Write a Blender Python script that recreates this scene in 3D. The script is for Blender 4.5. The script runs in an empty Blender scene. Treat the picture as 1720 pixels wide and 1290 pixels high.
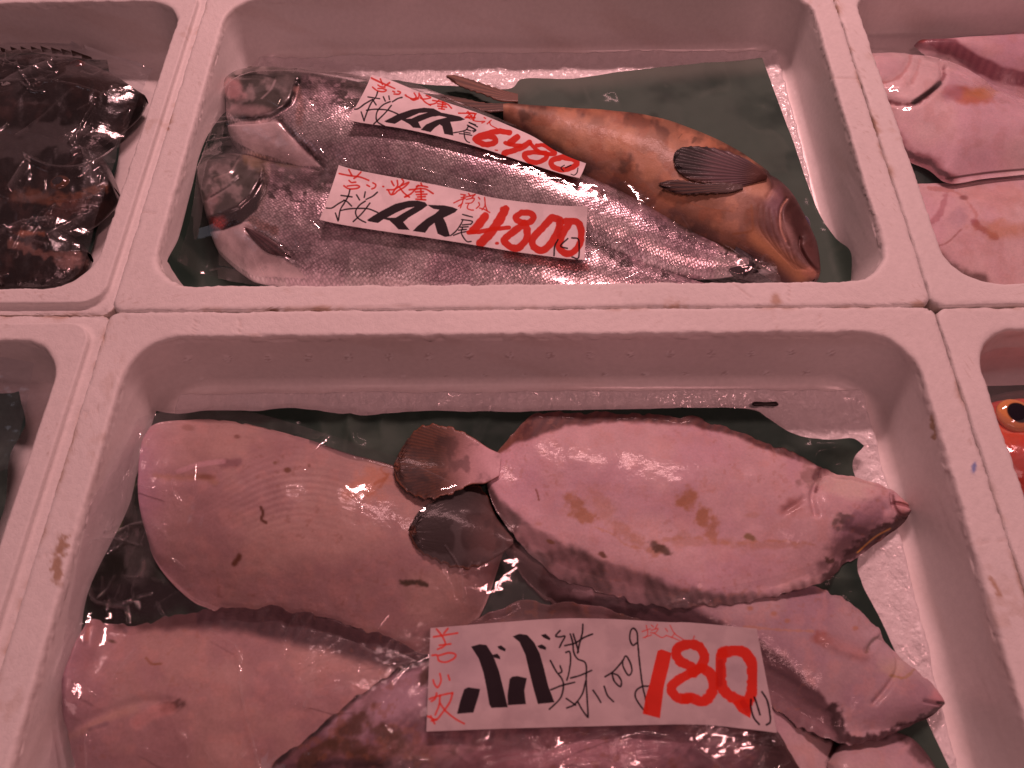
import bpy, math, random
import numpy as np

# ------------------------------------------------------------------ camera, world, lamps, exposure
scene = bpy.context.scene
col = scene.collection
PW, PH, FOC = 1720, 1290, 1242.0
CAM = np.array([0.0, 0.0, 0.45])
_X = np.array([1, .00586, .01334]); _X /= np.linalg.norm(_X)
_Y = np.array([3, 2316, -1242.0]); _Y /= np.linalg.norm(_Y)
_Y -= _X * (_X @ _Y); _Y /= np.linalg.norm(_Y)
_Z = np.cross(_X, _Y)
R3 = np.array([_X, _Y, _Z])            # camera axes -> world
camd = bpy.data.cameras.new('camera'); cam = bpy.data.objects.new('camera', camd); col.objects.link(cam)
from mathutils import Matrix
cam.matrix_world = Matrix([[R3[i][0], R3[i][1], R3[i][2], CAM[i]] for i in range(3)] + [[0, 0, 0, 1]])
camd.sensor_width = 36; camd.lens = 36 * FOC / PW; camd.clip_start = .01; camd.clip_end = 50
camd.dof.use_dof = True; camd.dof.focus_distance = .66; camd.dof.aperture_fstop = 9.0
scene.camera = cam

world = bpy.data.worlds.new('World'); scene.world = world; world.use_nodes = True
bg = world.node_tree.nodes['Background']; bg.inputs[0].default_value = (.80, .36, .34, 1); bg.inputs[1].default_value = .05

def area(name, loc, target, sx, sy, power, colr):
    d = bpy.data.lights.new(name, 'AREA'); d.shape = 'RECTANGLE'; d.size = sx; d.size_y = sy
    d.energy = power; d.color = colr
    o = bpy.data.objects.new(name, d); col.objects.link(o); o.location = loc
    from mathutils import Vector
    o.rotation_euler = (Vector(target) - Vector(loc)).to_track_quat('-Z', 'Y').to_euler()
    return o
area('key_lamp', (0.12, 1.62, 1.34), (0.0, .35, 0), .70, .08, 24.5, (1, .505, .50))
area('front_lamp', (0.42, -.08, 1.50), (0.1, .3, 0), .42, .06, 5.0, (1, .43, .43))
area('second_lamp', (-0.20, -.95, 1.20), (0, .4, 0), 1.0, .30, 1.9, (1, .50, .50))
area('cool_lamp', (-1.25, .35, .95), (.2, .2, -.05), .28, .28, .14, (.80, .76, .92))

scene.view_settings.view_transform = 'Standard'; scene.view_settings.look = 'None'
scene.view_settings.exposure = 0; scene.view_settings.gamma = 1
scene.view_settings.use_curve_mapping = False
scene.cycles.max_bounces = 10; scene.cycles.transparent_max_bounces = 12
scene.cycles.use_denoising = True
random.seed(4); rng = np.random.default_rng(4)

# ------------------------------------------------------------------ geometry of the view and helpers
def P(px, py, z):
    """photo pixel -> the world point at height z"""
    px, py, z = np.broadcast_arrays(np.asarray(px, float), np.asarray(py, float), np.asarray(z, float))
    d = np.stack([(px - PW/2)/FOC, -(py - PH/2)/FOC, -np.ones_like(px)], -1) @ R3.T
    t = (z - CAM[2]) / d[..., 2]
    return CAM + d * t[..., None]
def proj(w):
    q = (w - CAM) @ R3
    return np.stack([PW/2 + FOC*q[..., 0]/(-q[..., 2]), PH/2 - FOC*q[..., 1]/(-q[..., 2])], -1)

def _h(ix, iy, seed):
    n = (ix.astype(np.int64)*374761393 + iy.astype(np.int64)*668265263 + seed*974634777) & 0xffffffff
    n = ((n ^ (n >> 13))*1274126177) & 0xffffffff
    n = ((n ^ (n >> 16))*2246822519) & 0xffffffff
    return ((n ^ (n >> 15)) & 0xffff)/65535.0
def vn(x, y, seed=0):
    ix = np.floor(x); iy = np.floor(y); fx = x-ix; fy = y-iy
    fx = fx*fx*fx*(fx*(fx*6-15)+10); fy = fy*fy*fy*(fy*(fy*6-15)+10)
    a = _h(ix, iy, seed); b = _h(ix+1, iy, seed); c = _h(ix, iy+1, seed); d = _h(ix+1, iy+1, seed)
    return (a*(1-fx)+b*fx)*(1-fy) + (c*(1-fx)+d*fx)*fy
def fbm(x, y, f, seed=0, octv=4):
    s = 0; a = .5; t = 0
    for k in range(octv):
        s = s + a*vn(x*f+17.3*k, y*f-9.1*k, seed+k); t += a; a *= .5; f *= 2.03
    return s/t
def ridge(x, y, f, seed=0, octv=3):
    s = 0; a = .5; t = 0
    for k in range(octv):
        s = s + a*(1-np.abs(2*vn(x*f+7.3*k, y*f+3.1*k, seed+k)-1)); t += a; a *= .5; f *= 1.9
    return s/t
def sstep(a, b, x):
    t = np.clip((x-a)/(b-a), 0, 1); return t*t*(3-2*t)

def curve(pts, n):
    """smooth polyline through pts, n points equally spaced"""
    p = np.array(pts, float)
    q = np.vstack([2*p[0]-p[1], p, 2*p[-1]-p[-2]])
    out = []
    for i in range(1, len(q)-2):
        t = np.linspace(0, 1, 16, endpoint=False)[:, None]
        a, b, c, d = q[i-1], q[i], q[i+1], q[i+2]
        out.append(.5*((2*b)+(-a+c)*t+(2*a-5*b+4*c-d)*t*t+(-a+3*b-3*c+d)*t**3))
    out.append(p[-1:]); o = np.vstack(out)
    L = np.r_[0, np.cumsum(np.linalg.norm(np.diff(o, axis=0), axis=1))]
    s = np.linspace(0, L[-1], n)
    return np.stack([np.interp(s, L, o[:, k]) for k in range(p.shape[1])], -1)

# raster of what lies where, so that limp and thin things can rest on what is under them
GX0, GX1, GY0, GY1, GR = -.80, .80, -.22, .86, .002
NX, NY = int((GX1-GX0)/GR)+1, int((GY1-GY0)/GR)+1
FLOOR = -.056
HF = np.full((NX, NY), FLOOR)
def splat(w):
    i = np.clip(((w[:, 0]-GX0)/GR+.5).astype(int), 0, NX-1); j = np.clip(((w[:, 1]-GY0)/GR+.5).astype(int), 0, NY-1)
    np.maximum.at(HF, (i, j), w[:, 2])
def maxf(a, r):
    o = a.copy()
    for _ in range(r):
        b = o.copy()
        b[1:] = np.maximum(b[1:], o[:-1]); b[:-1] = np.maximum(b[:-1], o[1:])
        c = b.copy()
        c[:, 1:] = np.maximum(c[:, 1:], b[:, :-1]); c[:, :-1] = np.maximum(c[:, :-1], b[:, 1:]); o = c
    return o
def blur(a, r, it=2):
    for _ in range(it):
        for ax in (0, 1):
            p = np.pad(a, [(r+1, r) if k == ax else (0, 0) for k in (0, 1)], mode='edge')
            c = np.cumsum(p, axis=ax)
            n = a.shape[ax]
            hi = np.take(c, np.arange(2*r+1, 2*r+1+n), axis=ax); lo = np.take(c, np.arange(0, n), axis=ax)
            a = (hi-lo)/(2*r+1)
    return a
def samp(a, x, y):
    u = np.clip((x-GX0)/GR, 0, NX-1.001); v = np.clip((y-GY0)/GR, 0, NY-1.001)
    i = u.astype(int); j = v.astype(int); fu = u-i; fv = v-j
    return (a[i, j]*(1-fu)+a[i+1, j]*fu)*(1-fv) + (a[i, j+1]*(1-fu)+a[i+1, j+1]*fu)*fv
def onto(px, py, zmap, off=0):
    """photo pixel -> point on a height map"""
    z = np.full(np.shape(px), -.045)
    for _ in range(14):
        w = P(px, py, z); z = .5*z + .5*(samp(zmap, w[..., 0], w[..., 1])+off)
    w = P(px, py, z); return w

# ------------------------------------------------------------------ objects
def mesh_obj(name, verts, faces, mat, parent=None, colr=None, uv=None, attrs=None, origin=None, smooth=True):
    verts = np.asarray(verts, float)
    if parent is not None: org = np.array(parent.location)
    else: org = np.array(origin) if origin is not None else np.array([verts[:, 0].mean(), verts[:, 1].mean(), verts[:, 2].min()])
    me = bpy.data.meshes.new(name)
    faces = np.asarray(faces, np.int32)
    me.vertices.add(len(verts)); me.vertices.foreach_set('co', (verts-org).ravel())
    nf, k = faces.shape
    me.loops.add(nf*k); me.loops.foreach_set('vertex_index', faces.ravel())
    me.polygons.add(nf); me.polygons.foreach_set('loop_start', np.arange(0, nf*k, k, dtype=np.int32))
    me.update(calc_edges=True)
    if smooth: me.polygons.foreach_set('use_smooth', np.ones(nf, bool))
    if colr is not None:
        a = me.color_attributes.new('Col', 'FLOAT_COLOR', 'POINT')
        c = np.ones((len(verts), 4)); c[:, :3] = np.clip(colr, 0, 1); a.data.foreach_set('color', c.ravel())
    if uv is not None:
        a = me.attributes.new('skin', 'FLOAT_VECTOR', 'POINT')
        c = np.zeros((len(verts), 3)); c[:, :2] = uv; a.data.foreach_set('vector', c.ravel())
    for kk, vv in (attrs or {}).items():
        a = me.attributes.new(kk, 'FLOAT', 'POINT'); a.data.foreach_set('value', np.asarray(vv, np.float32).ravel())
    me.validate()
    o = bpy.data.objects.new(name, me); col.objects.link(o)
    if mat: me.materials.append(mat)
    if parent is not None: o.parent = parent
    else: o.location = org
    return o
def thing(name, label, cat, loc, group=None):
    o = bpy.data.objects.new(name, None); col.objects.link(o); o.location = loc
    o.empty_display_size = .02
    return tag(o, label, cat, group)
def tag(o, label=None, cat=None, group=None, kind=None):
    if label: o['label'] = label
    if cat: o['category'] = cat
    if group: o['group'] = group
    if kind: o['kind'] = kind
    return o
def gridfaces(a, b, wrap=False, flip=False):
    i, j = np.meshgrid(np.arange(a-1), np.arange(b if wrap else b-1), indexing='ij')
    j2 = (j+1) % b
    f = np.stack([i*b+j, i*b+j2, (i+1)*b+j2, (i+1)*b+j], -1).reshape(-1, 4)
    return f[:, ::-1] if flip else f

# paint works on pigment: c is N x 3, q the traced photo position of each vertex of the thing
def dline(q, pts):
    pts = np.asarray(pts, float); d = np.full(len(q), 1e9)
    if len(pts) == 1: return np.hypot(q[:, 0]-pts[0, 0], q[:, 1]-pts[0, 1])
    for a, b in zip(pts[:-1], pts[1:]):
        ab = b-a; t = np.clip(((q-a) @ ab)/max(ab @ ab, 1e-9), 0, 1)
        d = np.minimum(d, np.linalg.norm(q-a-t[:, None]*ab, axis=1))
    return d
def inpoly(q, poly):
    poly = np.asarray(poly, float); x, y = q[:, 0], q[:, 1]; r = np.zeros(len(q), bool)
    j = len(poly)-1
    for i in range(len(poly)):
        xi, yi = poly[i]; xj, yj = poly[j]
        if yi != yj:
            r ^= ((yi > y) != (yj > y)) & (x < (xj-xi)*(y-yi)/(yj-yi)+xi)
        j = i
    return r
def mixc(c, m, colr):
    m = np.clip(m, 0, 1)[:, None]; c *= (1-m); c += m*np.array(colr)
def p_line(c, q, pts, w, colr, s=1, soft=.5, n=None, seed=3):
    pts = curve(pts, 10*len(pts)) if len(pts) > 2 else pts
    d = dline(q, pts)
    if n: d = d + n*(fbm(q[:, 0], q[:, 1], .12, seed)-.5)*2
    mixc(c, s*(1-sstep(w*.5*(1-soft), w*.5*(1+soft), d)), colr)
def p_blob(c, q, cx, cy, rx, ry, colr, s=1, ang=0, soft=.5, n=.5, f=.08, seed=5):
    a = math.radians(ang); dx = q[:, 0]-cx; dy = q[:, 1]-cy
    u = (dx*math.cos(a)+dy*math.sin(a))/rx; v = (-dx*math.sin(a)+dy*math.cos(a))/ry
    r = np.hypot(u, v) + n*(fbm(q[:, 0], q[:, 1], f, seed)-.5)*2
    mixc(c, s*(1-sstep(1-soft, 1+soft, r)), colr)
def p_poly(c, q, poly, colr, s=1, soft=1.5):
    d = dline(q, list(poly)+[poly[0]]); ins = inpoly(q, poly)
    sd = np.where(ins, -d, d); mixc(c, s*(1-sstep(-soft, soft, sd)), colr)

LIGHT = np.array([.62, .29, .305])       # what the lamps give: used to read a pigment off an observed colour
def app(r, g, b, k=1.0):
    v = np.array([r, g, b])/255.0
    l = np.where(v <= .04045, v/12.92, ((v+.055)/1.055)**2.4)
    return np.clip(l/(LIGHT*k), .004, .88)

def body(name, top, bot, mat, parent, zb, T, prof='round', Tu=None, nu=260, nv=130, paint=None, disp=None, base=None,
         low=.5, fr=(.1, .1), kz=.35, splat_it=True, zb_map=None, power=.5, xlim=None, rag=0, frag=0):
    """a closed solid between two traced edges; u runs along it, s across (-1 top edge, +1 bottom edge)"""
    tp, bp = curve(top, nu), curve(bot, nu)
    zo = (zb if not isinstance(zb, str) else 0) + kz*T
    if isinstance(zb, str):
        zm = zb_map; tw, bw = onto(tp[:, 0], tp[:, 1], zm, kz*T), onto(bp[:, 0], bp[:, 1], zm, kz*T)
    else:
        tw, bw = P(tp[:, 0], tp[:, 1], zo), P(bp[:, 0], bp[:, 1], zo)
    u = np.linspace(0, 1, nu)
    ph = np.linspace(-math.pi/2, math.pi/2, nv); sup = .55*np.sin(ph)+.45*ph/(math.pi/2)
    nl = 14; sl = np.sin(np.linspace(math.pi/2, -math.pi/2, nl+2))[1:-1]
    s = np.r_[sup, sl]; up = np.r_[np.ones(nv), -np.ones(nl)]
    U, S = np.meshgrid(u, s, indexing='ij'); UPm = np.broadcast_to(up, U.shape)
    xy = tw[:, None, :2]*(1-S[..., None])/2 + bw[:, None, :2]*(1+S[..., None])/2
    tu = np.interp(u, *zip(*Tu)) if Tu else np.sin(np.pi*np.clip(u, .001, .999))**.5
    a = np.abs(S)
    if prof == 'round': pr = (1-np.clip(a, 0, 1)**2.0)**power
    elif prof == 'plate': pr = np.sqrt(np.clip(1-a**10, 0, 1))
    else:
        bt = 1-fr[0]*np.interp(u, [0, .08, .2, .85, 1], [.0, .3, 1, 1, .2])[:, None]
        bb = 1-fr[1]*np.interp(u, [0, .08, .2, .85, 1], [.0, .3, 1, 1, .2])[:, None]
        b = np.where(S < 0, bt, bb)
        pr = np.clip(1-np.clip(a/b, 0, 1)**2.2, 0, 1)**1.35 + .06*np.sqrt(np.clip(1-a**4, 0, 1))
    z0 = samp(zb_map, xy[..., 0], xy[..., 1]) if isinstance(zb, str) else np.full(U.shape, float(zb))
    wid = np.linalg.norm(tw-bw, axis=1)[:, None]
    hgt = T*tu[:, None]*pr
    z = np.where(UPm > 0, z0+hgt, z0-low*hgt*(1 if prof == 'round' else .1))
    if rag:
        dr = (tw[-1]+bw[-1]-tw[0]-bw[0])[:2]; dr = dr/np.linalg.norm(dr)
        k = rag*((vn(S*19+7, S*0+U*2, 5)-.5)*1.2+(vn(S*55, S*0, 6)-.5)*.9-.25)*np.clip(U, 0, 1)**5*1.6
        k2 = rag*(vn(U*40, S*0+3, 9)-.5)*np.clip(np.abs(S)-.8, 0, 1)*5*(U > .3)
        xy = xy+k[..., None]*dr+ (k2*np.sign(S))[..., None]*np.array([-dr[1], dr[0]])
    if frag:
        cr = (bw-tw)[:, :2]; cr = cr/np.maximum(np.linalg.norm(cr, axis=1), 1e-6)[:, None]
        k = frag*((vn(U*90, S*0+np.sign(S), 11)-.5)+(vn(U*24, S*0+np.sign(S), 12)-.5)*1.4-.2)*np.clip((np.abs(S)-.72)/.28, 0, 1)*np.sin(np.pi*U)**.5
        xy = xy+(k*np.sign(S))[..., None]*cr[:, None]
    if xlim: xy[..., 0] = np.clip(xy[..., 0], *xlim)
    v = np.stack([xy[..., 0], xy[..., 1], z], -1).reshape(-1, 3)
    L = np.linalg.norm(np.diff((tw+bw)/2, axis=0), axis=1).sum()
    uv = np.stack([U*L, S*.5*np.maximum(wid, .3*wid.max())], -1).reshape(-1, 2)
    Uf, Sf, UPf = U.ravel(), S.ravel(), UPm.ravel()
    q = proj(v)
    if disp is not None: v[:, 2] += np.where(UPf > 0, disp(q, v, Uf, Sf), 0)
    q = proj(v)
    c = np.tile(np.array(base if base is not None else (.6, .5, .5), float), (len(v), 1))
    at = paint(c, q, v, Uf, Sf) if paint is not None else None
    lum = c.max(1); c *= np.clip((lum/.50)**.7, .12, 1.0)[:, None]; c = np.clip(c, .003, .9)
    if splat_it: splat(v)
    m = len(s)
    f = gridfaces(nu, m, wrap=True, flip=True)
    return mesh_obj(name, v, f, mat, parent, c, uv, attrs=at)

def sheet(name, rows, mat, parent, zmap, off, nu, nv, paint=None, disp=None, base=(.7, .7, .7), origin=None, thick=0, splat_it=False, xlim=None):
    rr = np.stack([curve(r, nu).ravel() for r in rows])
    q = (curve(rr, nv) if len(rows) > 2 else rr[0]+(rr[1]-rr[0])*np.linspace(0, 1, nv)[:, None]).reshape(nv, nu, 2).transpose(1, 0, 2)
    w = onto(q[..., 0], q[..., 1], zmap, off)
    if xlim: w[..., 0] = np.clip(w[..., 0], *xlim)
    v = w.reshape(-1, 3); qq = q.reshape(-1, 2)
    U, S = np.meshgrid(np.linspace(0, 1, nu), np.linspace(0, 1, nv), indexing='ij')
    if disp is not None: v[:, 2] += disp(qq, v, U.ravel(), S.ravel())
    c = np.tile(np.array(base, float), (len(v), 1))
    if paint is not None: paint(c, qq, v, U.ravel(), S.ravel())
    if splat_it: splat(v)
    f = gridfaces(nu, nv)
    if thick:
        n = len(v); v2 = v.copy(); v2[:, 2] -= thick
        i = np.arange(nu); j = np.arange(nv)
        ring = np.r_[i*nv, (nu-1)*nv+j[1:], (i[:-1]*nv+nv-1)[::-1], j[1:-1][::-1]]
        r2 = np.roll(ring, -1)
        f = np.vstack([f, f[:, ::-1]+n, np.stack([ring, r2, r2+n, ring+n], -1)]); v = np.vstack([v, v2]); c = np.vstack([c, c])
        U = np.r_[U.ravel(), U.ravel()]; S = np.r_[S.ravel(), S.ravel()]
    return mesh_obj(name, v, f, mat, parent, c, origin=origin, uv=np.stack([v[:, 0], v[:, 1]], -1))

# ------------------------------------------------------------------ materials
def newmat(name):
    m = bpy.data.materials.new(name); m.use_nodes = True; nt = m.node_tree
    b = nt.nodes['Principled BSDF']; return m, nt, b
def N(nt, typ, **kw):
    n = nt.nodes.new(typ)
    for k, v in kw.items():
        if k in n.inputs: n.inputs[k].default_value = v
        else: setattr(n, k, v)
    return n
def attr(nt, name):
    n = nt.nodes.new('ShaderNodeAttribute'); n.attribute_name = name; return n
def math_n(nt, op, a, b=None, clamp=False):
    n = nt.nodes.new('ShaderNodeMath'); n.operation = op; n.use_clamp = clamp
    for k, x in enumerate((a, b)):
        if x is None: continue
        if isinstance(x, (int, float)): n.inputs[k].default_value = x
        else: nt.links.new(x, n.inputs[k])
    return n.outputs[0]
def vary(nt, colout, vec, scale, lo, hi, det=4):
    no = N(nt, 'ShaderNodeTexNoise', Scale=scale, Detail=det); nt.links.new(vec, no.inputs['Vector'])
    mr = N(nt, 'ShaderNodeMapRange'); mr.inputs['From Min'].default_value = .3; mr.inputs['From Max'].default_value = .7
    mr.inputs['To Min'].default_value = lo; mr.inputs['To Max'].default_value = hi; nt.links.new(no.outputs[0], mr.inputs[0])
    vm = N(nt, 'ShaderNodeVectorMath', operation='SCALE'); nt.links.new(colout, vm.inputs[0]); nt.links.new(mr.outputs[0], vm.inputs['Scale'])
    return vm.outputs[0], no
def bump(nt, h, strength, dist, prev=None):
    b = N(nt, 'ShaderNodeBump', Strength=strength, Distance=dist); nt.links.new(h, b.inputs['Height'])
    if prev is not None: nt.links.new(prev, b.inputs['Normal'])
    return b.outputs[0]

def mat_foam():
    m, nt, b = newmat('expanded_foam'); geo = N(nt, 'ShaderNodeTexCoord').outputs['Object']
    c, no = vary(nt, attr(nt, 'Col').outputs['Color'], geo, 9, .95, 1.03)
    c, n2 = vary(nt, c, geo, 260, .965, 1.03, 2)
    nt.links.new(c, b.inputs['Base Color'])
    wet = attr(nt, 'wet').outputs['Fac']
    r = math_n(nt, 'SUBTRACT', .62, math_n(nt, 'MULTIPLY', wet, .38)); nt.links.new(r, b.inputs['Roughness'])
    vo = N(nt, 'ShaderNodeTexVoronoi', Scale=330); vo.feature = 'DISTANCE_TO_EDGE'; nt.links.new(geo, vo.inputs['Vector'])
    e = math_n(nt, 'MINIMUM', vo.outputs['Distance'], .18)
    dry = math_n(nt, 'SUBTRACT', 1.0, math_n(nt, 'MULTIPLY', wet, .75))
    bn = N(nt, 'ShaderNodeBump', Strength=.35, Distance=.0010); nt.links.new(math_n(nt, 'MULTIPLY', e, dry), bn.inputs['Height'])
    nb = bump(nt, N2(nt, geo, 900, 2), .10, .0004, bn.outputs[0]); nb = bump(nt, N2(nt, geo, 55, 3), .12, .0014, nb)
    nt.links.new(nb, b.inputs['Normal']); b.inputs['Specular IOR Level'].default_value = .35
    b.inputs['Subsurface Weight'].default_value = .0
    return m
def N2(nt, vec, scale, det):
    no = N(nt, 'ShaderNodeTexNoise', Scale=scale, Detail=det); nt.links.new(vec, no.inputs['Vector']); return no.outputs[0]
def mat_skin(name, rough=.42, coat=.6, sss=.0, b1=.25, b2=.25, crough=.12, fine=420):
    m, nt, b = newmat(name); geo = N(nt, 'ShaderNodeTexCoord').outputs['Object']
    c, _ = vary(nt, attr(nt, 'Col').outputs['Color'], geo, 70, .93, 1.05)
    c, _ = vary(nt, c, geo, 600, .93, 1.05, 2)
    nt.links.new(c, b.inputs['Base Color']); b.inputs['Roughness'].default_value = rough; b.inputs['Specular IOR Level'].default_value = .35
    b.inputs['Coat Weight'].default_value = coat; b.inputs['Coat Roughness'].default_value = crough
    if sss:
        b.inputs['Subsurface Weight'].default_value = sss; b.inputs['Subsurface Radius'].default_value = (1, .45, .35); b.inputs['Subsurface Scale'].default_value = .003
    nb = bump(nt, N2(nt, geo, 90, 4), b1, .0016); nb = bump(nt, N2(nt, geo, fine, 3), b2, .0005, nb)
    nt.links.new(nb, b.inputs['Normal']); nt.links.new(nb, b.inputs['Coat Normal'])
    return m
def mat_scales():
    m, nt, b = newmat('silver_scales'); sk = attr(nt, 'skin').outputs['Vector']
    mp = N(nt, 'ShaderNodeMapping'); mp.inputs['Rotation'].default_value = (0, 0, .72); mp.inputs['Scale'].default_value = (430, 500, 1)
    nt.links.new(sk, mp.inputs['Vector'])
    vo = N(nt, 'ShaderNodeTexVoronoi', Scale=1.0, Randomness=.5); nt.links.new(mp.outputs[0], vo.inputs['Vector'])
    geo = N(nt, 'ShaderNodeTexCoord').outputs['Object']
    c, _ = vary(nt, attr(nt, 'Col').outputs['Color'], geo, 45, .75, 1.45)
    mr = N(nt, 'ShaderNodeMapRange'); mr.inputs['From Min'].default_value = .1; mr.inputs['From Max'].default_value = .75
    mr.inputs['To Min'].default_value = 1.22; mr.inputs['To Max'].default_value = .48; nt.links.new(vo.outputs['Distance'], mr.inputs[0])
    sc = attr(nt, 'scaly').outputs['Fac']
    f = math_n(nt, 'ADD', 1.0, math_n(nt, 'MULTIPLY', math_n(nt, 'SUBTRACT', mr.outputs[0], 1.0), sc))
    vm = N(nt, 'ShaderNodeVectorMath', operation='SCALE'); nt.links.new(c, vm.inputs[0]); nt.links.new(f, vm.inputs['Scale'])
    nt.links.new(vm.outputs[0], b.inputs['Base Color'])
    nt.links.new(math_n(nt, 'MULTIPLY', attr(nt, 'silver').outputs['Fac'], .62), b.inputs['Metallic']); b.inputs['Roughness'].default_value = .30
    b.inputs['Coat Weight'].default_value = .9; b.inputs['Coat Roughness'].default_value = .16; b.inputs['Coat IOR'].default_value = 1.7
    dd = math_n(nt, 'MULTIPLY', vo.outputs['Distance'], sc)
    sep = N(nt, 'ShaderNodeSeparateColor'); nt.links.new(vo.outputs['Color'], sep.inputs[0])
    nb = bump(nt, dd, .35, -.0007); nb = bump(nt, math_n(nt, 'MULTIPLY', sep.outputs[0], sc), .16, .0006, nb)
    nb = bump(nt, N2(nt, geo, 60, 4), .35, .0024, nb)
    nt.links.new(nb, b.inputs['Normal']); nt.links.new(nb, b.inputs['Coat Normal'])
    return m
def mat_film(name, haze=.05, rough=.06, ior=1.62, b=.4, tint=(.97, .96, .97, 1)):
    m = bpy.data.materials.new(name); m.use_nodes = True; nt = m.node_tree; nt.nodes.clear()
    out = N(nt, 'ShaderNodeOutputMaterial'); tr = N(nt, 'ShaderNodeBsdfTransparent'); tr.inputs[0].default_value = tint
    gl = N(nt, 'ShaderNodeBsdfGlossy'); gl.inputs['Roughness'].default_value = rough; gl.inputs['Color'].default_value = (1, 1, 1, 1)
    df = N(nt, 'ShaderNodeBsdfDiffuse'); df.inputs[0].default_value = (.8, .8, .82, 1)
    geo = N(nt, 'ShaderNodeTexCoord').outputs['Object']
    nb = bump(nt, N2(nt, geo, 38, 3), b, .004); nb = bump(nt, N2(nt, geo, 170, 3), b*.9, .0014, nb)
    vo = N(nt, 'ShaderNodeTexVoronoi', Scale=60); nt.links.new(geo, vo.inputs['Vector']); nb = bump(nt, vo.outputs['Distance'], b*.5, .0025, nb)
    nt.links.new(nb, gl.inputs['Normal'])
    lw = N(nt, 'ShaderNodeLayerWeight', Blend=.5); nt.links.new(nb, lw.inputs['Normal']); f0 = ((ior-1)/(ior+1))**2
    fres = math_n(nt, 'ADD', math_n(nt, 'MULTIPLY', math_n(nt, 'POWER', lw.outputs['Facing'], 5.0), 1-f0), f0)
    m1 = N(nt, 'ShaderNodeMixShader'); nt.links.new(math_n(nt, 'MULTIPLY', fres, 1.5, True), m1.inputs[0])
    m2 = N(nt, 'ShaderNodeMixShader')
    hz = N2(nt, geo, 22, 4); nt.links.new(math_n(nt, 'ADD', math_n(nt, 'MULTIPLY', hz, haze*2, True), math_n(nt, 'MULTIPLY', attr(nt, 'Col').outputs['Fac'], .13), True), m2.inputs[0])
    nt.links.new(tr.outputs[0], m2.inputs[1]); nt.links.new(df.outputs[0], m2.inputs[2])
    nt.links.new(m2.outputs[0], m1.inputs[1]); nt.links.new(gl.outputs[0], m1.inputs[2]); nt.links.new(m1.outputs[0], out.inputs[0])
    return m
def mat_plain(name, colr=None, rough=.5, coat=0, bs=.15, metal=0, sc=200, spec=.5):
    m, nt, b = newmat(name); geo = N(nt, 'ShaderNodeTexCoord').outputs['Object']
    if colr is None:
        c, _ = vary(nt, attr(nt, 'Col').outputs['Color'], geo, sc*.3, .94, 1.05); nt.links.new(c, b.inputs['Base Color'])
    else: b.inputs['Base Color'].default_value = (*colr, 1)
    b.inputs['Roughness'].default_value = rough; b.inputs['Coat Weight'].default_value = coat; b.inputs['Metallic'].default_value = metal
    b.inputs['Specular IOR Level'].default_value = spec; b.inputs['Coat Roughness'].default_value = .08
    nt.links.new(bump(nt, N2(nt, geo, sc, 4), bs, .001), b.inputs['Normal']); return m
M_foam = mat_foam()
M_flat = mat_skin('wet_white_skin', .54, .19, .10, .20, .30, .12)
M_fin = mat_skin('wet_fin', .60, .10, 0, .15, .25, .14)
M_orange = mat_skin('wet_orange_skin', .52, .12, .0, .12, .28, .18, 700)
M_dark = mat_skin('wet_dark_skin', .36, .6, 0, .5, .5, .12)
M_scale = mat_scales()
M_head = mat_skin('wet_grey_head', .34, .5, 0, .35, .3, .14)
M_red = mat_skin('wet_red_skin', .35, .6, 0, .15, .15, .1)
M_paper = mat_plain('wet_green_parchment', None, .65, .04, .3, sc=60, spec=.2)
M_label = mat_plain('label_paper', None, .7, .0, .12, sc=260, spec=.06)
M_ice = mat_plain('crushed_ice', None, .22, .4, .9, sc=420)
M_eye = mat_plain('wet_eye', None, .08, 1.0, .0)
M_filmA = mat_film('clear_bag_film', .010, .05, 1.5, .07)
M_filmB = mat_film('cloudy_bag_film', .010, .06, 1.45, .07)
M_filmC = mat_film('crinkled_bag_film', .020, .10, 1.5, .30, (.93, .95, .97, 1))
M_film_flat = mat_film('smooth_wall_film', .05, .05, 1.5, .08)

# ================================================================== the setting and the foam boxes
v = np.array([[-2.2, -1.2, -.172], [2.2, -1.2, -.172], [2.2, 2.2, -.172], [-2.2, 2.2, -.172]])
o = mesh_obj('display_counter', v, [[0, 1, 2, 3]], mat_plain('dark_counter', (.05, .045, .045), .6), origin=(0, 0, -.172)); o['kind'] = 'structure'

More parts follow.
